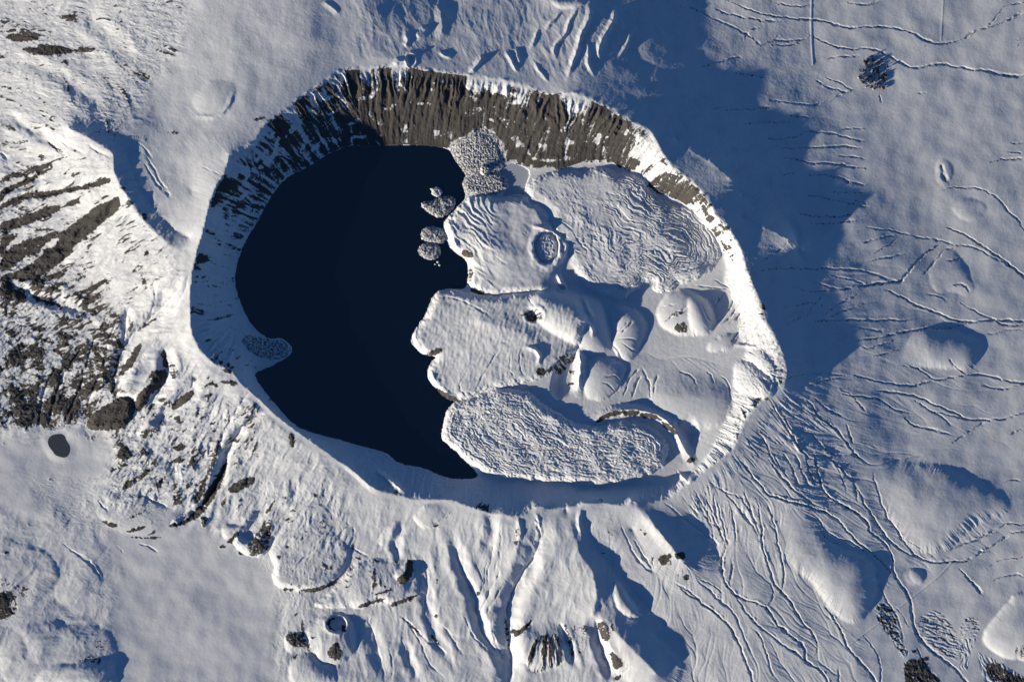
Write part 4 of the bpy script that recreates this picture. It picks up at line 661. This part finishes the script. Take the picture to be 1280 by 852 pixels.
# keep the shoreline true
H = np.where(lake_sd > 0, np.minimum(H, -.25 - .3 * np.clip(lake_sd, 0, 20)), H)
H = np.where((lake_sd <= 0) & (lake_sd > -25), np.maximum(H, .12 + .10 * np.clip(-lake_sd, 0, 3)), H)
TARN = pts('h', '345,665 370,645 400,637 440,637 460,650 470,680 485,705 498,735 492,775 475,800 455,806 420,798 390,785 375,760 350,730 338,700')
tarn_h = float(H[int((557 - V0) / STEP), int((72 - U0) / STEP)])
tw = sstep(-10, 2, sdf(TARN, UU, VV)); H = H * (1 - tw) + tw * tarn_h
POND = pts('P', '628,211 634,206 641,204 648,206 655,209 661,213 662,219 658,230 656,238 656,244 641,244 628,246 630,240 635,234.5 634,223 623,216')
pond_sd = sdf(POND, UU, VV)
H = np.where(pond_sd > -1.0, np.where(pond_sd > 0, np.minimum(H, 1.0), np.maximum(H, 1.75)), H)
H = H.astype(f32)
print('heights', round(time.time() - T0, 1))

# ---------------------------------------------------------------- bare rock cover
rock = cover.copy()
nz = fbm(UU / 3.0, VV / 3.0, 3, 131, .6); nz2 = perlin(UU / 1.6, VV / 1.6, 134)
for t, s, k, fe in ROCKS:
    p = smooth_poly(pts(t, s), True, 1); sl = window(p, fe * 2 + 3)
    if sl[0].stop <= sl[0].start or sl[1].stop <= sl[1].start: continue
    X = UU[sl] + 1.3 * perlin(UU[sl] / 4, VV[sl] / 4, 26); Y = VV[sl] + 1.3 * perlin(UU[sl] / 4 + 7, VV[sl] / 4, 27)
    d = sdf(p, X, Y)
    base = np.clip(.5 + (d + .8) / (2 * fe), 0, 1) * k
    v = sstep(.36, .76, base * .96 + .40 * nz[sl] + .20 * nz2[sl] + .13 * LIC[sl] * (~wall[sl]) + (.10 * (UU[sl] < 260) + .22 * wall[sl]) * LIC2[sl] + .18 * wall[sl] * LIC[sl] - .10 * (1 - np.clip(k, 0, 1)))
    rock[sl] = np.maximum(rock[sl], v)
# crater wall: rock bands with snow lying in the chutes and on the ledges
streak = .55 * perlin(sp / 2.6, wt * 3.0, 141) + .45 * perlin(sp / 5.5, wt * 2.0, 142) + .35 * perlin(UU / 2.4, VV / 2.4, 143)
snowy = .80 * sstep(.45, .0, wt) * (.38 + 1.5 * perlin(sp / 20, wt * 0 + .5, 144)) + .35 * sstep(.93, 1.0, wt) * (UU > 630)
snowy = snowy + .30 * sstep(.18, .5, perlin(wt * 9 + 1.2 * perlin(rs / 30, wt, 146), rs / 26, 147))
wr = wall * (1 - .10 * sstep(420, 330, UU)) * sstep(.22, .80, rim_rock * 1.0 + .45 * streak + .10 * LIC2 + .05 * LIC - snowy - .05)
north = ((rs < rim_seg[24]) | (rs > rim_seg[-3]))
rock = np.where(wall, np.maximum(wr, rock), rock)
rock = np.where(wall, rock, .5 * rock + .5 * blur(rock, 1))
# thin snow blown off the crest
lip = wall & (rd < 2.2)
rock = np.where(lip & (perlin(rs / 4, rd / 3, 151) > -.15), rock * .15, rock)
rock = rock * (1 - fan_cov) + fan_cov * np.clip(.48 + .5 * nz + .35 * nz2, 0, 1)
# bare ground shows along the floors of the lowland gullies
for t, s, h, w in GULLY:
    if t not in '369': continue
    p = smooth_poly(pts(t, s), False, 2); sl = window(p, 4)
    if sl[0].stop <= sl[0].start or sl[1].stop <= sl[1].start: continue
    X = UU[sl] + 1.0 * perlin(UU[sl] / 5, VV[sl] / 5, 12) + 1.5 * perlin(UU[sl] / 16, VV[sl] / 16, 14)
    Y = VV[sl] + 1.0 * perlin(UU[sl] / 5 + 30, VV[sl] / 5, 13) + 1.5 * perlin(UU[sl] / 16 + 30, VV[sl] / 16, 15)
    d = line_dist(p, X, Y - .5)
    rock[sl] = np.maximum(rock[sl], sstep(1.5, .5, d) * np.clip(.28 + .25 * h * .5 + .8 * nz[sl], 0, .85))
rock = np.clip(rock, 0, 1).astype(f32)
# fluted cone at the bottom edge: bare ribs between snow-filled grooves
fl = pts('q', '330,740 345,640 400,540 470,515 560,525 605,590 625,680 560,755 480,775 400,808 350,795'); ap = pts('q', '500,250')[0]
sl = window(fl, 4); an = np.arctan2(UU[sl] - ap[0], VV[sl] - ap[1]); ra = np.hypot(UU[sl] - ap[0], VV[sl] - ap[1])
mk = sstep(-.5, 2, sdf(smooth_poly(fl), UU[sl] + perlin(UU[sl] / 4, VV[sl] / 4, 221), VV[sl])); ribs = perlin(an * 40 + .8 * perlin(UU[sl] / 7, VV[sl] / 7, 223), ra / 50, 222)
rock[sl] = np.maximum(rock[sl], mk * sstep(-.22, .12, ribs)); H[sl] += mk * .9 * ribs
# rock ledges stand out of the snow
rk = blur(rock, 1) * land
H = (H + rk * (.25 + .55 * (~wall)) * (fbm(UU / 3.2, VV / 3.2, 4, 211, .65, True) + .35 * LIC2 - .3)).astype(f32)
print('cover', round(time.time() - T0, 1))
# ---------------------------------------------------------------- materials
scene = bpy.context.scene
COL = scene.collection

class Nodes:
    def __init__(self, name):
        self.m = bpy.data.materials.new(name); self.m.use_nodes = True
        self.t = self.m.node_tree; self.n = self.t.nodes; self.b = self.n['Principled BSDF']
    def add(self, kind, **kw):
        nd = self.n.new(kind)
        for k, v in kw.items():
            if k in nd.inputs: nd.inputs[k].default_value = v
            else: setattr(nd, k, v)
        return nd
    def link(self, a, b): self.t.links.new(a, b)
    def mix(self, fac, a, b):
        nd = self.n.new('ShaderNodeMix'); nd.data_type = 'RGBA'
        for sock, val in ((nd.inputs[0], fac), (nd.inputs[6], a), (nd.inputs[7], b)):
            if hasattr(val, 'is_linked'): self.link(val, sock)
            else: sock.default_value = val
        return nd.outputs[2]
    def noise(self, scale, detail=4, rough=.6):
        if not hasattr(self, 'co'): self.co = self.n.new('ShaderNodeTexCoord').outputs['Object']
        nd = self.add('ShaderNodeTexNoise', Scale=scale, Detail=detail, Roughness=rough)
        self.link(self.co, nd.inputs['Vector']); return nd.outputs['Fac']
    def ramp(self, src, a, b):
        nd = self.add('ShaderNodeMapRange'); nd.interpolation_type = 'SMOOTHSTEP'
        nd.inputs['From Min'].default_value = a; nd.inputs['From Max'].default_value = b
        self.link(src, nd.inputs['Value']); return nd.outputs['Result']
    def math(self, op, a, b):
        nd = self.add('ShaderNodeMath', operation=op)
        for k, v in enumerate((a, b)):
            if hasattr(v, 'is_linked'): self.link(v, nd.inputs[k])
            else: nd.inputs[k].default_value = v
        return nd.outputs[0]
    def bump(self, src, dist, strength=1.0):
        nd = self.add('ShaderNodeBump', Strength=strength, Distance=dist)
        self.link(src, nd.inputs['Height']); self.link(nd.outputs[0], self.b.inputs['Normal'])

def snow_rock(name, snow=(.77, .775, .78, 1), dark=(.052, .049, .046, 1), pale=(.110, .100, .090, 1), bump=2.5):
    k = Nodes(name)
    at = k.add('ShaderNodeAttribute', attribute_name='rock')
    fine = k.noise(.03, 4, .7)
    cov = k.ramp(k.math('ADD', at.outputs['Fac'], k.math('MULTIPLY', k.math('SUBTRACT', fine, .5), .55)), .22, .78)
    rockc = k.mix(k.noise(.012, 5, .65), dark, pale)
    rockc = k.mix(k.ramp(k.noise(.002, 3, .5), .35, .7), rockc, (.074, .067, .062, 1))
    snowc = k.mix(k.ramp(k.noise(.0011, 5, .6), .35, .7), snow, (snow[0] * .94, snow[1] * .945, snow[2] * .96, 1))
    snowc = k.mix(k.math('MULTIPLY', k.ramp(k.noise(.0045, 6, .7), .48, .75), .30), snowc, (.46, .43, .40, 1))
    k.link(k.mix(cov, snowc, rockc), k.b.inputs['Base Color'])
    k.b.inputs['Roughness'].default_value = .85
    k.b.inputs['Specular IOR Level'].default_value = .15
    k.bump(k.noise(.02, 4, .65), bump)
    return k.m

def plain_mat(name, col, rough=.8, spec=.3, var=.25, scale=.05):
    k = Nodes(name)
    k.link(k.mix(k.noise(scale), col, tuple(c * (1 - var) for c in col[:3]) + (1,)), k.b.inputs['Base Color'])
    k.b.inputs['Roughness'].default_value = rough; k.b.inputs['Specular IOR Level'].default_value = spec
    return k.m

MAT_GROUND = snow_rock('snow_over_volcanic_rock')
MAT_ISLAND = snow_rock('snow_dusted_lava_blocks', dark=(.05, .046, .043, 1), pale=(.15, .14, .13, 1), bump=8)
kw = Nodes('deep_lake_water')
kw.link(kw.mix(kw.noise(.0006, 3), (.0014, .0038, .0044, 1), (.0012, .0034, .0040, 1)), kw.b.inputs['Base Color'])
kw.b.inputs['Roughness'].default_value = .12; kw.b.inputs['IOR'].default_value = 2.6
kw.bump(kw.noise(.02, 3), .6)
MAT_WATER = kw.m
MAT_ICE = plain_mat('grey_lake_ice', (.52, .55, .60, 1), .5, .4, .10, .01)
MAT_DARKICE = plain_mat('thin_dark_ice', (.075, .085, .10, 1), .6, .3, .3, .02)
MAT_BARK = plain_mat('bare_winter_branches', (.05, .042, .036, 1), .9, .1, .4, .1)
MAT_WALLS = plain_mat('mud_brick', (.20, .16, .13, 1), .9, .1, .3, .2)
MAT_ROOF = plain_mat('snowy_roof', (.72, .73, .76, 1), .8, .1, .1, .2)

# ---------------------------------------------------------------- meshes
def world(u, v, h):
    """plan coordinates to metres; the survey sheets are a central projection from the camera"""
    k = 1 - h * M / CAMH
    return (u - 640) * M * k, (426 - v) * M * k, h * M

def tag(o, label, category=None, group=None, kind=None):
    o['label'] = label
    if category: o['category'] = category
    if group: o['group'] = group
    if kind: o['kind'] = kind
    return o

def grid_mesh(name, X, Y, Z, N, quad_ids, attr, mat):
    """quads (given by their upper-left grid index) of one landform"""
    h, w = Z.shape
    i = quad_ids
    q = np.stack([i, i + w, i + w + 1, i + 1], 1)
    used, inv = np.unique(q, return_inverse=True)
    q = inv.reshape(q.shape).astype(np.int32)
    me = bpy.data.meshes.new(name)
    n, f = len(used), len(q)
    me.vertices.add(n); me.loops.add(f * 4); me.polygons.add(f)
    co = np.stack([X.ravel()[used], Y.ravel()[used], Z.ravel()[used]], 1).astype(f32)
    me.vertices.foreach_set('co', co.ravel())
    me.loops.foreach_set('vertex_index', q.ravel())
    me.polygons.foreach_set('loop_start', np.arange(0, f * 4, 4, dtype=np.int32))
    me.update(calc_edges=True)
    me.polygons.foreach_set('use_smooth', np.ones(f, bool))
    a = me.attributes.new('rock', 'FLOAT', 'POINT'); a.data.foreach_set('value', attr.ravel()[used].astype(f32))
    if N is not None:
        me.normals_split_custom_set_from_vertices(N.reshape(-1, 3)[used])
    me.materials.append(mat)
    o = bpy.data.objects.new(name, me); COL.objects.link(o)
    return o

# pad the survey with a coarse ring so the land runs on far past the frame
def ring(a, n):
    out = [a]
    s = STEP
    lo, hi = a[0], a[-1]; L, R = [], []
    for k in range(n):
        s *= 1.6; lo -= s; hi += s; L.append(lo); R.append(hi)
    return np.concatenate([L[::-1], a, R]).astype(np.float64)
NP = 16
pu, pv = ring(us.astype(np.float64), NP), ring(vs.astype(np.float64), NP)
Hp = np.pad(H, NP, mode='edge'); Rp = np.pad(rock, NP, mode='edge')
PU, PV = np.meshgrid(pu, pv)
X, Y, Z = world(PU, PV, Hp.astype(np.float64))
gy = np.gradient(Z, axis=0) / np.gradient(Y, axis=0); gx = np.gradient(Z, axis=1) / np.gradient(X, axis=1)
N = np.stack([-gx, -gy, np.ones_like(gx)], -1); N /= np.linalg.norm(N, axis=-1, keepdims=True)
N = N.astype(f32)

# one id per landform
ident = np.zeros(H.shape, np.int16)
names = [('ground', 'snow-covered outer slopes and lowland around the caldera, rocky mottled ground on the left')]
def landform(mask, name, label):
    ident[mask] = len(names); names.append((name, label))
fp = inside(foot_poly, UU, VV)
landform(fp, 'crater_floor', 'smooth snow-covered floor of the caldera between the lava flows')
landform(wall, 'crater_wall', 'steep inner caldera wall, dark bare rock at the top, snow elsewhere')
for (t, s, h, r, pw, *_), (nm, lb) in zip(DOMES, (
        ('lava_flow', 'large wrinkled snowy lava flow below the dark rock wall, widest of the flows in the caldera'),
        ('lava_flow', 'snowy lava plateau with the round rubble-filled crater, beside the frozen pond'),
        ('lava_flow', 'smooth finely rippled lava lobe reaching farthest out into the lake'),
        ('lava_flow', 'blocky hummocky lava flow along the shadowed south wall of the caldera'))):
    landform(inside(smooth_poly(pts(t, s)), UU, VV) & in_rim, nm, lb)
for k, nm, lb in ((0, 'lava_dome', 'round snowy lava dome with a folded top standing on the caldera floor near the sunlit east wall'),
                  (5, 'hill', 'hill lined with radiating rills on the caldera floor, half in shadow'),
                  (7, 'hill', 'low rilled hill on the caldera floor above the curved rock scarp'),
                  (3, 'hill', 'bright smooth snow hump under the east corner of the caldera rim'),
                  (9, 'hill', 'flat-topped hill with fluted face in the shaded east slope, round shadow on its far side'),
                  (10, 'hill', 'long smooth snow ridge with dark rock nick at its lower end, south-east slope'),
                  (11, 'hill', 'broad smooth snow dome with dark shaded upper side near the right edge'),
                  (15, 'cinder_cone', 'small round cone with a crater ring and rocky flank beside the snowy plain')):
    landform(inside(smooth_poly(pts(HILLS[k][0], HILLS[k][1])), UU, VV), nm, lb)
idp = np.pad(ident, NP, mode='edge')[:-1, :-1]
qi = (np.arange(Z.shape[0] - 1)[:, None] * Z.shape[1] + np.arange(Z.shape[1] - 1)[None, :])
for k, (nm, lb) in enumerate(names):
    sel = qi[idp == k]
    if len(sel):
        o = grid_mesh(nm, X, Y, Z, N, sel, Rp, MAT_GROUND)
        tag(o, lb, kind='structure')
print('terrain', round(time.time() - T0, 1))

def sheet(name, poly, h, mat, label, thick=0.0):
    """flat water or ice"""
    me = bpy.data.meshes.new(name)
    v = [world(p[0], p[1], h) for p in poly]
    me.from_pydata(v, [], [list(range(len(v)))[::-1]])
    if me.polygons[0].normal.z < 0: me.flip_normals()
    me.materials.append(mat)
    o = bpy.data.objects.new(name, me); COL.objects.link(o)
    return tag(o, label, kind='structure')

def grow(poly, d):
    p = np.asarray(poly)[:, :2]; n = len(p)
    a = np.roll(p, 1, 0); b = np.roll(p, -1, 0); t = b - a; t /= np.linalg.norm(t, axis=1, keepdims=True) + 1e-9
    area = np.sum(p[:, 0] * np.roll(p[:, 1], -1) - np.roll(p[:, 0], -1) * p[:, 1])
    nrm = np.c_[t[:, 1], -t[:, 0]] * (1 if area > 0 else -1)
    return p + nrm * d
sheet('lake_water', grow(LAKE, 5), 0.0, MAT_WATER, 'deep dark blue lake filling the west half of the caldera')
sheet('pond_ice', grow(POND, .7), 1.25, MAT_ICE, 'small smooth grey frozen pond below the rock wall, between the lava flows')
sheet('frozen_pond', smooth_poly(TARN, True, 1), tarn_h + .12, MAT_DARKICE, 'small dark kidney-shaped pond on the pale plain at the left edge')

# ---------------------------------------------------------------- islands in the lake
def island(name, poly, height, label, seed, category, r=6, rough=1.0, rockiness=.45):
    p = smooth_poly(poly, True, 2)
    st = .45
    x = np.arange(p[:, 0].min() - 2, p[:, 0].max() + 2, st); y = np.arange(p[:, 1].min() - 2, p[:, 1].max() + 2, st)
    A, B = np.meshgrid(x, y)
    wob = 1.5 if height > 1 else .4
    d = sdf(p, A + wob * fbm(A / 4, B / 4, 3, seed + 20), B + wob * fbm(A / 4 + 5, B / 4, 3, seed + 24))
    k = np.clip(d / r, 0, 1)
    h = height * (1 - (1 - k) ** 1.8) + sstep(0, 2, d) * rough * (.75 * fbm(A / 2.6, B / 2.6, 4, seed + 2, .65, True) + 1.0 * fbm(A / 6.5, B / 6.5, 2, seed + 4))
    h = np.where(d > 0, np.maximum(h, .12), -1.2)
    Xi, Yi, Zi = world(A, B, h.astype(np.float64))
    near = d > -1.2
    quad = near[:-1, :-1] & near[1:, :-1] & near[:-1, 1:] & near[1:, 1:]
    ids = (np.arange(A.shape[0] - 1)[:, None] * A.shape[1] + np.arange(A.shape[1] - 1)[None, :])[quad]
    rk = np.clip(rockiness + .45 * fbm(A / 2.2, B / 2.2, 3, seed + 7), 0, 1)
    return tag(grid_mesh(name, Xi, Yi, Zi, None, ids, rk, MAT_ISLAND), label, category)
island('island', pts('a', '160,360 175,362 190,356 205,354 222,375 228,392 210,408 185,408 170,400 168,380'), 1.2, 'smallest islet of pale rubble, touching the top of the boat-shaped island', 201, 'island', 3, .7, .25)
island('island', pts('a', '110,440 135,430 165,432 200,414 232,403 270,402 295,415 300,440 285,470 262,500 215,526 170,508 130,480 112,455'), 3.4, 'large boat-shaped island of grey snow-dusted lava blocks, off the plateau shore', 211, 'island', 6, 1.0, .52)
island('island', pts('a', '107,620 112,590 130,572 160,566 175,562 190,570 212,572 240,590 246,640 222,664 190,660 150,650 120,642'), 3.2, 'squarish island of lava blocks right above the oval island', 221, 'island', 6, 1.0, .50)
island('island', pts('a', '88,692 105,668 130,654 165,650 195,655 220,680 216,722 190,742 165,748 130,738 105,720'), 3.0, 'oval island of lava blocks, lowest of the four islands in the lake', 231, 'island', 6, 1.0, .52)
for s, lb in (('180,765 188,762 193,769 186,775', 'leftmost of three tiny white rocks in the lake below the oval island'), ('193,752 203,748 210,756 203,764 195,760', 'topmost of three tiny white rocks in the lake below the oval island'), ('203,768 212,763 219,772 212,780 204,776', 'lowest of three tiny white rocks in the lake below the oval island')):
    island('rock', pts('a', s), .8, lb, 241, 'rock', 1.5, .2, .0)

# ---------------------------------------------------------------- village trees and houses
def hz(u, v):
    return float(H[int(round((v - V0) / STEP)), int(round((u - U0) / STEP))])
def mesh_obj(name, verts, faces, mats, idx=None, parent=None):
    me = bpy.data.meshes.new(name); me.from_pydata(verts, [], faces)
    for m in mats: me.materials.append(m)
    if idx is not None: me.polygons.foreach_set('material_index', idx)
    o = bpy.data.objects.new(name, me); COL.objects.link(o)
    if parent: o.parent = parent
    return o
r = np.random.default_rng(3)
def tree_proto():
    """bare winter tree seen from very far above: trunk, and a crown of many thin twigs"""
    root = bpy.data.objects.new('bare_tree', None); COL.objects.link(root)
    v, f = [], []
    def stick(a, b, ra, rb):
        a, b = np.array(a, float), np.array(b, float); d = b - a; d /= np.linalg.norm(d)
        s = np.cross(d, (0.3, .9, .31)); s /= np.linalg.norm(s); t = np.cross(d, s); n0 = len(v)
        for c, rr in ((a, ra), (b, rb)):
            for q in range(4):
                an = q * math.pi / 2; v.append(tuple(c + rr * (math.cos(an) * s + math.sin(an) * t)))
        for q in range(4): f.append((n0 + q, n0 + (q + 1) % 4, n0 + 4 + (q + 1) % 4, n0 + 4 + q))
    stick((0, 0, -2), (0, 0, 9), .8, .5)
    mesh_obj('trunk', v, f, [MAT_BARK], parent=root)
    v, f = [], []
    for q in range(46):
        th = r.random() * 6.283; el = r.uniform(.1, 1.4); L = r.uniform(5, 10)
        a = (0, 0, r.uniform(4, 9)); b = (L * math.cos(th) * math.cos(el), L * math.sin(th) * math.cos(el), a[2] + L * math.sin(el))
        stick(a, b, .45, .2)
        for z in range(3):
            w = r.uniform(.4, 1); c = [a[j] + (b[j] - a[j]) * w for j in range(3)]
            e = [c[0] + r.uniform(-3, 3), c[1] + r.uniform(-3, 3), c[2] + r.uniform(0, 3)]
            stick(c, e, .35, .15)
    mesh_obj('crown', v, f, [MAT_BARK], parent=root)
    return root
def house_proto():
    root = bpy.data.objects.new('village_house', None); COL.objects.link(root)
    a, b, h = 7, 5, 4.5
    v = [(-a, -b, -2), (a, -b, -2), (a, b, -2), (-a, b, -2), (-a, -b, h), (a, -b, h), (a, b, h), (-a, b, h), (-a, 0, h + 2.6), (a, 0, h + 2.6)]
    mesh_obj('wall', v, [(0, 1, 5, 4), (1, 2, 6, 9, 5), (2, 3, 7, 6), (3, 0, 4, 8, 7)], [MAT_WALLS], parent=root)
    e = .9
    v = [(-a - e, -b - e, h - .3), (a + e, -b - e, h - .3), (a + e, 0, h + 3), (-a - e, 0, h + 3), (-a - e, b + e, h - .3), (a + e, b + e, h - .3)]
    v2 = [(x, y, z + .5) for x, y, z in v]
    mesh_obj('roof', v + v2, [(0, 1, 2, 3), (3, 2, 5, 4), (6, 9, 8, 7), (9, 10, 11, 8), (0, 6, 7, 1), (4, 5, 11, 10), (1, 7, 8, 2), (2, 8, 11, 5), (0, 3, 9, 6), (3, 4, 10, 9)], [MAT_ROOF], parent=root)
    return root
def copy_thing(root):
    c = root.copy(); COL.objects.link(c)
    for ch in root.children:
        d = ch.copy(); COL.objects.link(d); d.parent = c
    return c
VIL = pts('3', '680,225 715,206 740,215 775,238 772,300 762,345 745,330 720,338 690,332 668,305 655,285 665,250')
n_tree = n_house = 0
pt = hp = None
while n_tree < 150 or n_house < 40:
    u = r.uniform(1060, 1115); v_ = r.uniform(64, 120)
    if sdf(VIL, np.array([[u]]), np.array([[v_]]))[0, 0] < .3: continue
    if perlin(u / 5, v_ / 5, 77) < -.18: continue
    if n_tree < 150:
        if pt is None: pt = o = tree_proto()
        else: o = copy_thing(pt)
        n_tree += 1; s = r.uniform(1.0, 2.0)
        tag(o, 'bare dark tree in the small village patch above the tip of the great shadow', 'tree', 'bare trees in the village')
    else:
        if hp is None: hp = o = house_proto()
        else: o = copy_thing(hp)
        n_house += 1; s = r.uniform(1.0, 1.7)
        tag(o, 'little snow-roofed house among the dark trees of the village patch', 'house', 'houses in the village')
    o.location = world(u, v_, hz(u, v_)); o.rotation_euler = (0, 0, r.uniform(0, 6.28)); o.scale = (s, s, s * r.uniform(.8, 1.2))

# ---------------------------------------------------------------- light, sky, camera
SUN_EL, SUN_AZ = math.radians(11.5), math.radians(208.0)   # direction towards the sun, measured from +X
sun = bpy.data.lights.new('sun', 'SUN'); sun.energy = 5.0; sun.angle = math.radians(.53); sun.color = (1.0, .91, .745)
so = bpy.data.objects.new('sun', sun); COL.objects.link(so)
dirv = (math.cos(SUN_EL) * math.cos(SUN_AZ), math.cos(SUN_EL) * math.sin(SUN_AZ), math.sin(SUN_EL))
from mathutils import Vector
so.rotation_euler = Vector(dirv).to_track_quat('Z', 'Y').to_euler()
w = bpy.data.worlds.new('World'); scene.world = w; w.use_nodes = True
nt = w.node_tree; bg = nt.nodes['Background']
sky = nt.nodes.new('ShaderNodeTexSky'); sky.sky_type = 'NISHITA'; sky.sun_disc = False
sky.sun_elevation = SUN_EL; sky.sun_rotation = math.atan2(dirv[0], dirv[1]); sky.altitude = 3000; sky.dust_density = 0.1; sky.ozone_density = 5.5
nt.links.new(sky.outputs[0], bg.inputs[0]); bg.inputs[1].default_value = .07
cd = bpy.data.cameras.new('camera'); co = bpy.data.objects.new('camera', cd); COL.objects.link(co)
co.location = (0, 0, CAMH); co.rotation_euler = (0, 0, 0)
cd.sensor_width = 36; cd.lens = 36 * CAMH / (1280 * M); cd.clip_start = 1000; cd.clip_end = 600000
scene.camera = co
vs_ = scene.view_settings
vs_.view_transform = 'Standard'; vs_.look = 'None'; vs_.exposure = 0.38; vs_.gamma = 1; vs_.use_curve_mapping = False
scene.render.resolution_x, scene.render.resolution_y = 1024, 681
scene.cycles.max_bounces = 4; scene.cycles.diffuse_bounces = 2
print('done', round(time.time() - T0, 1))
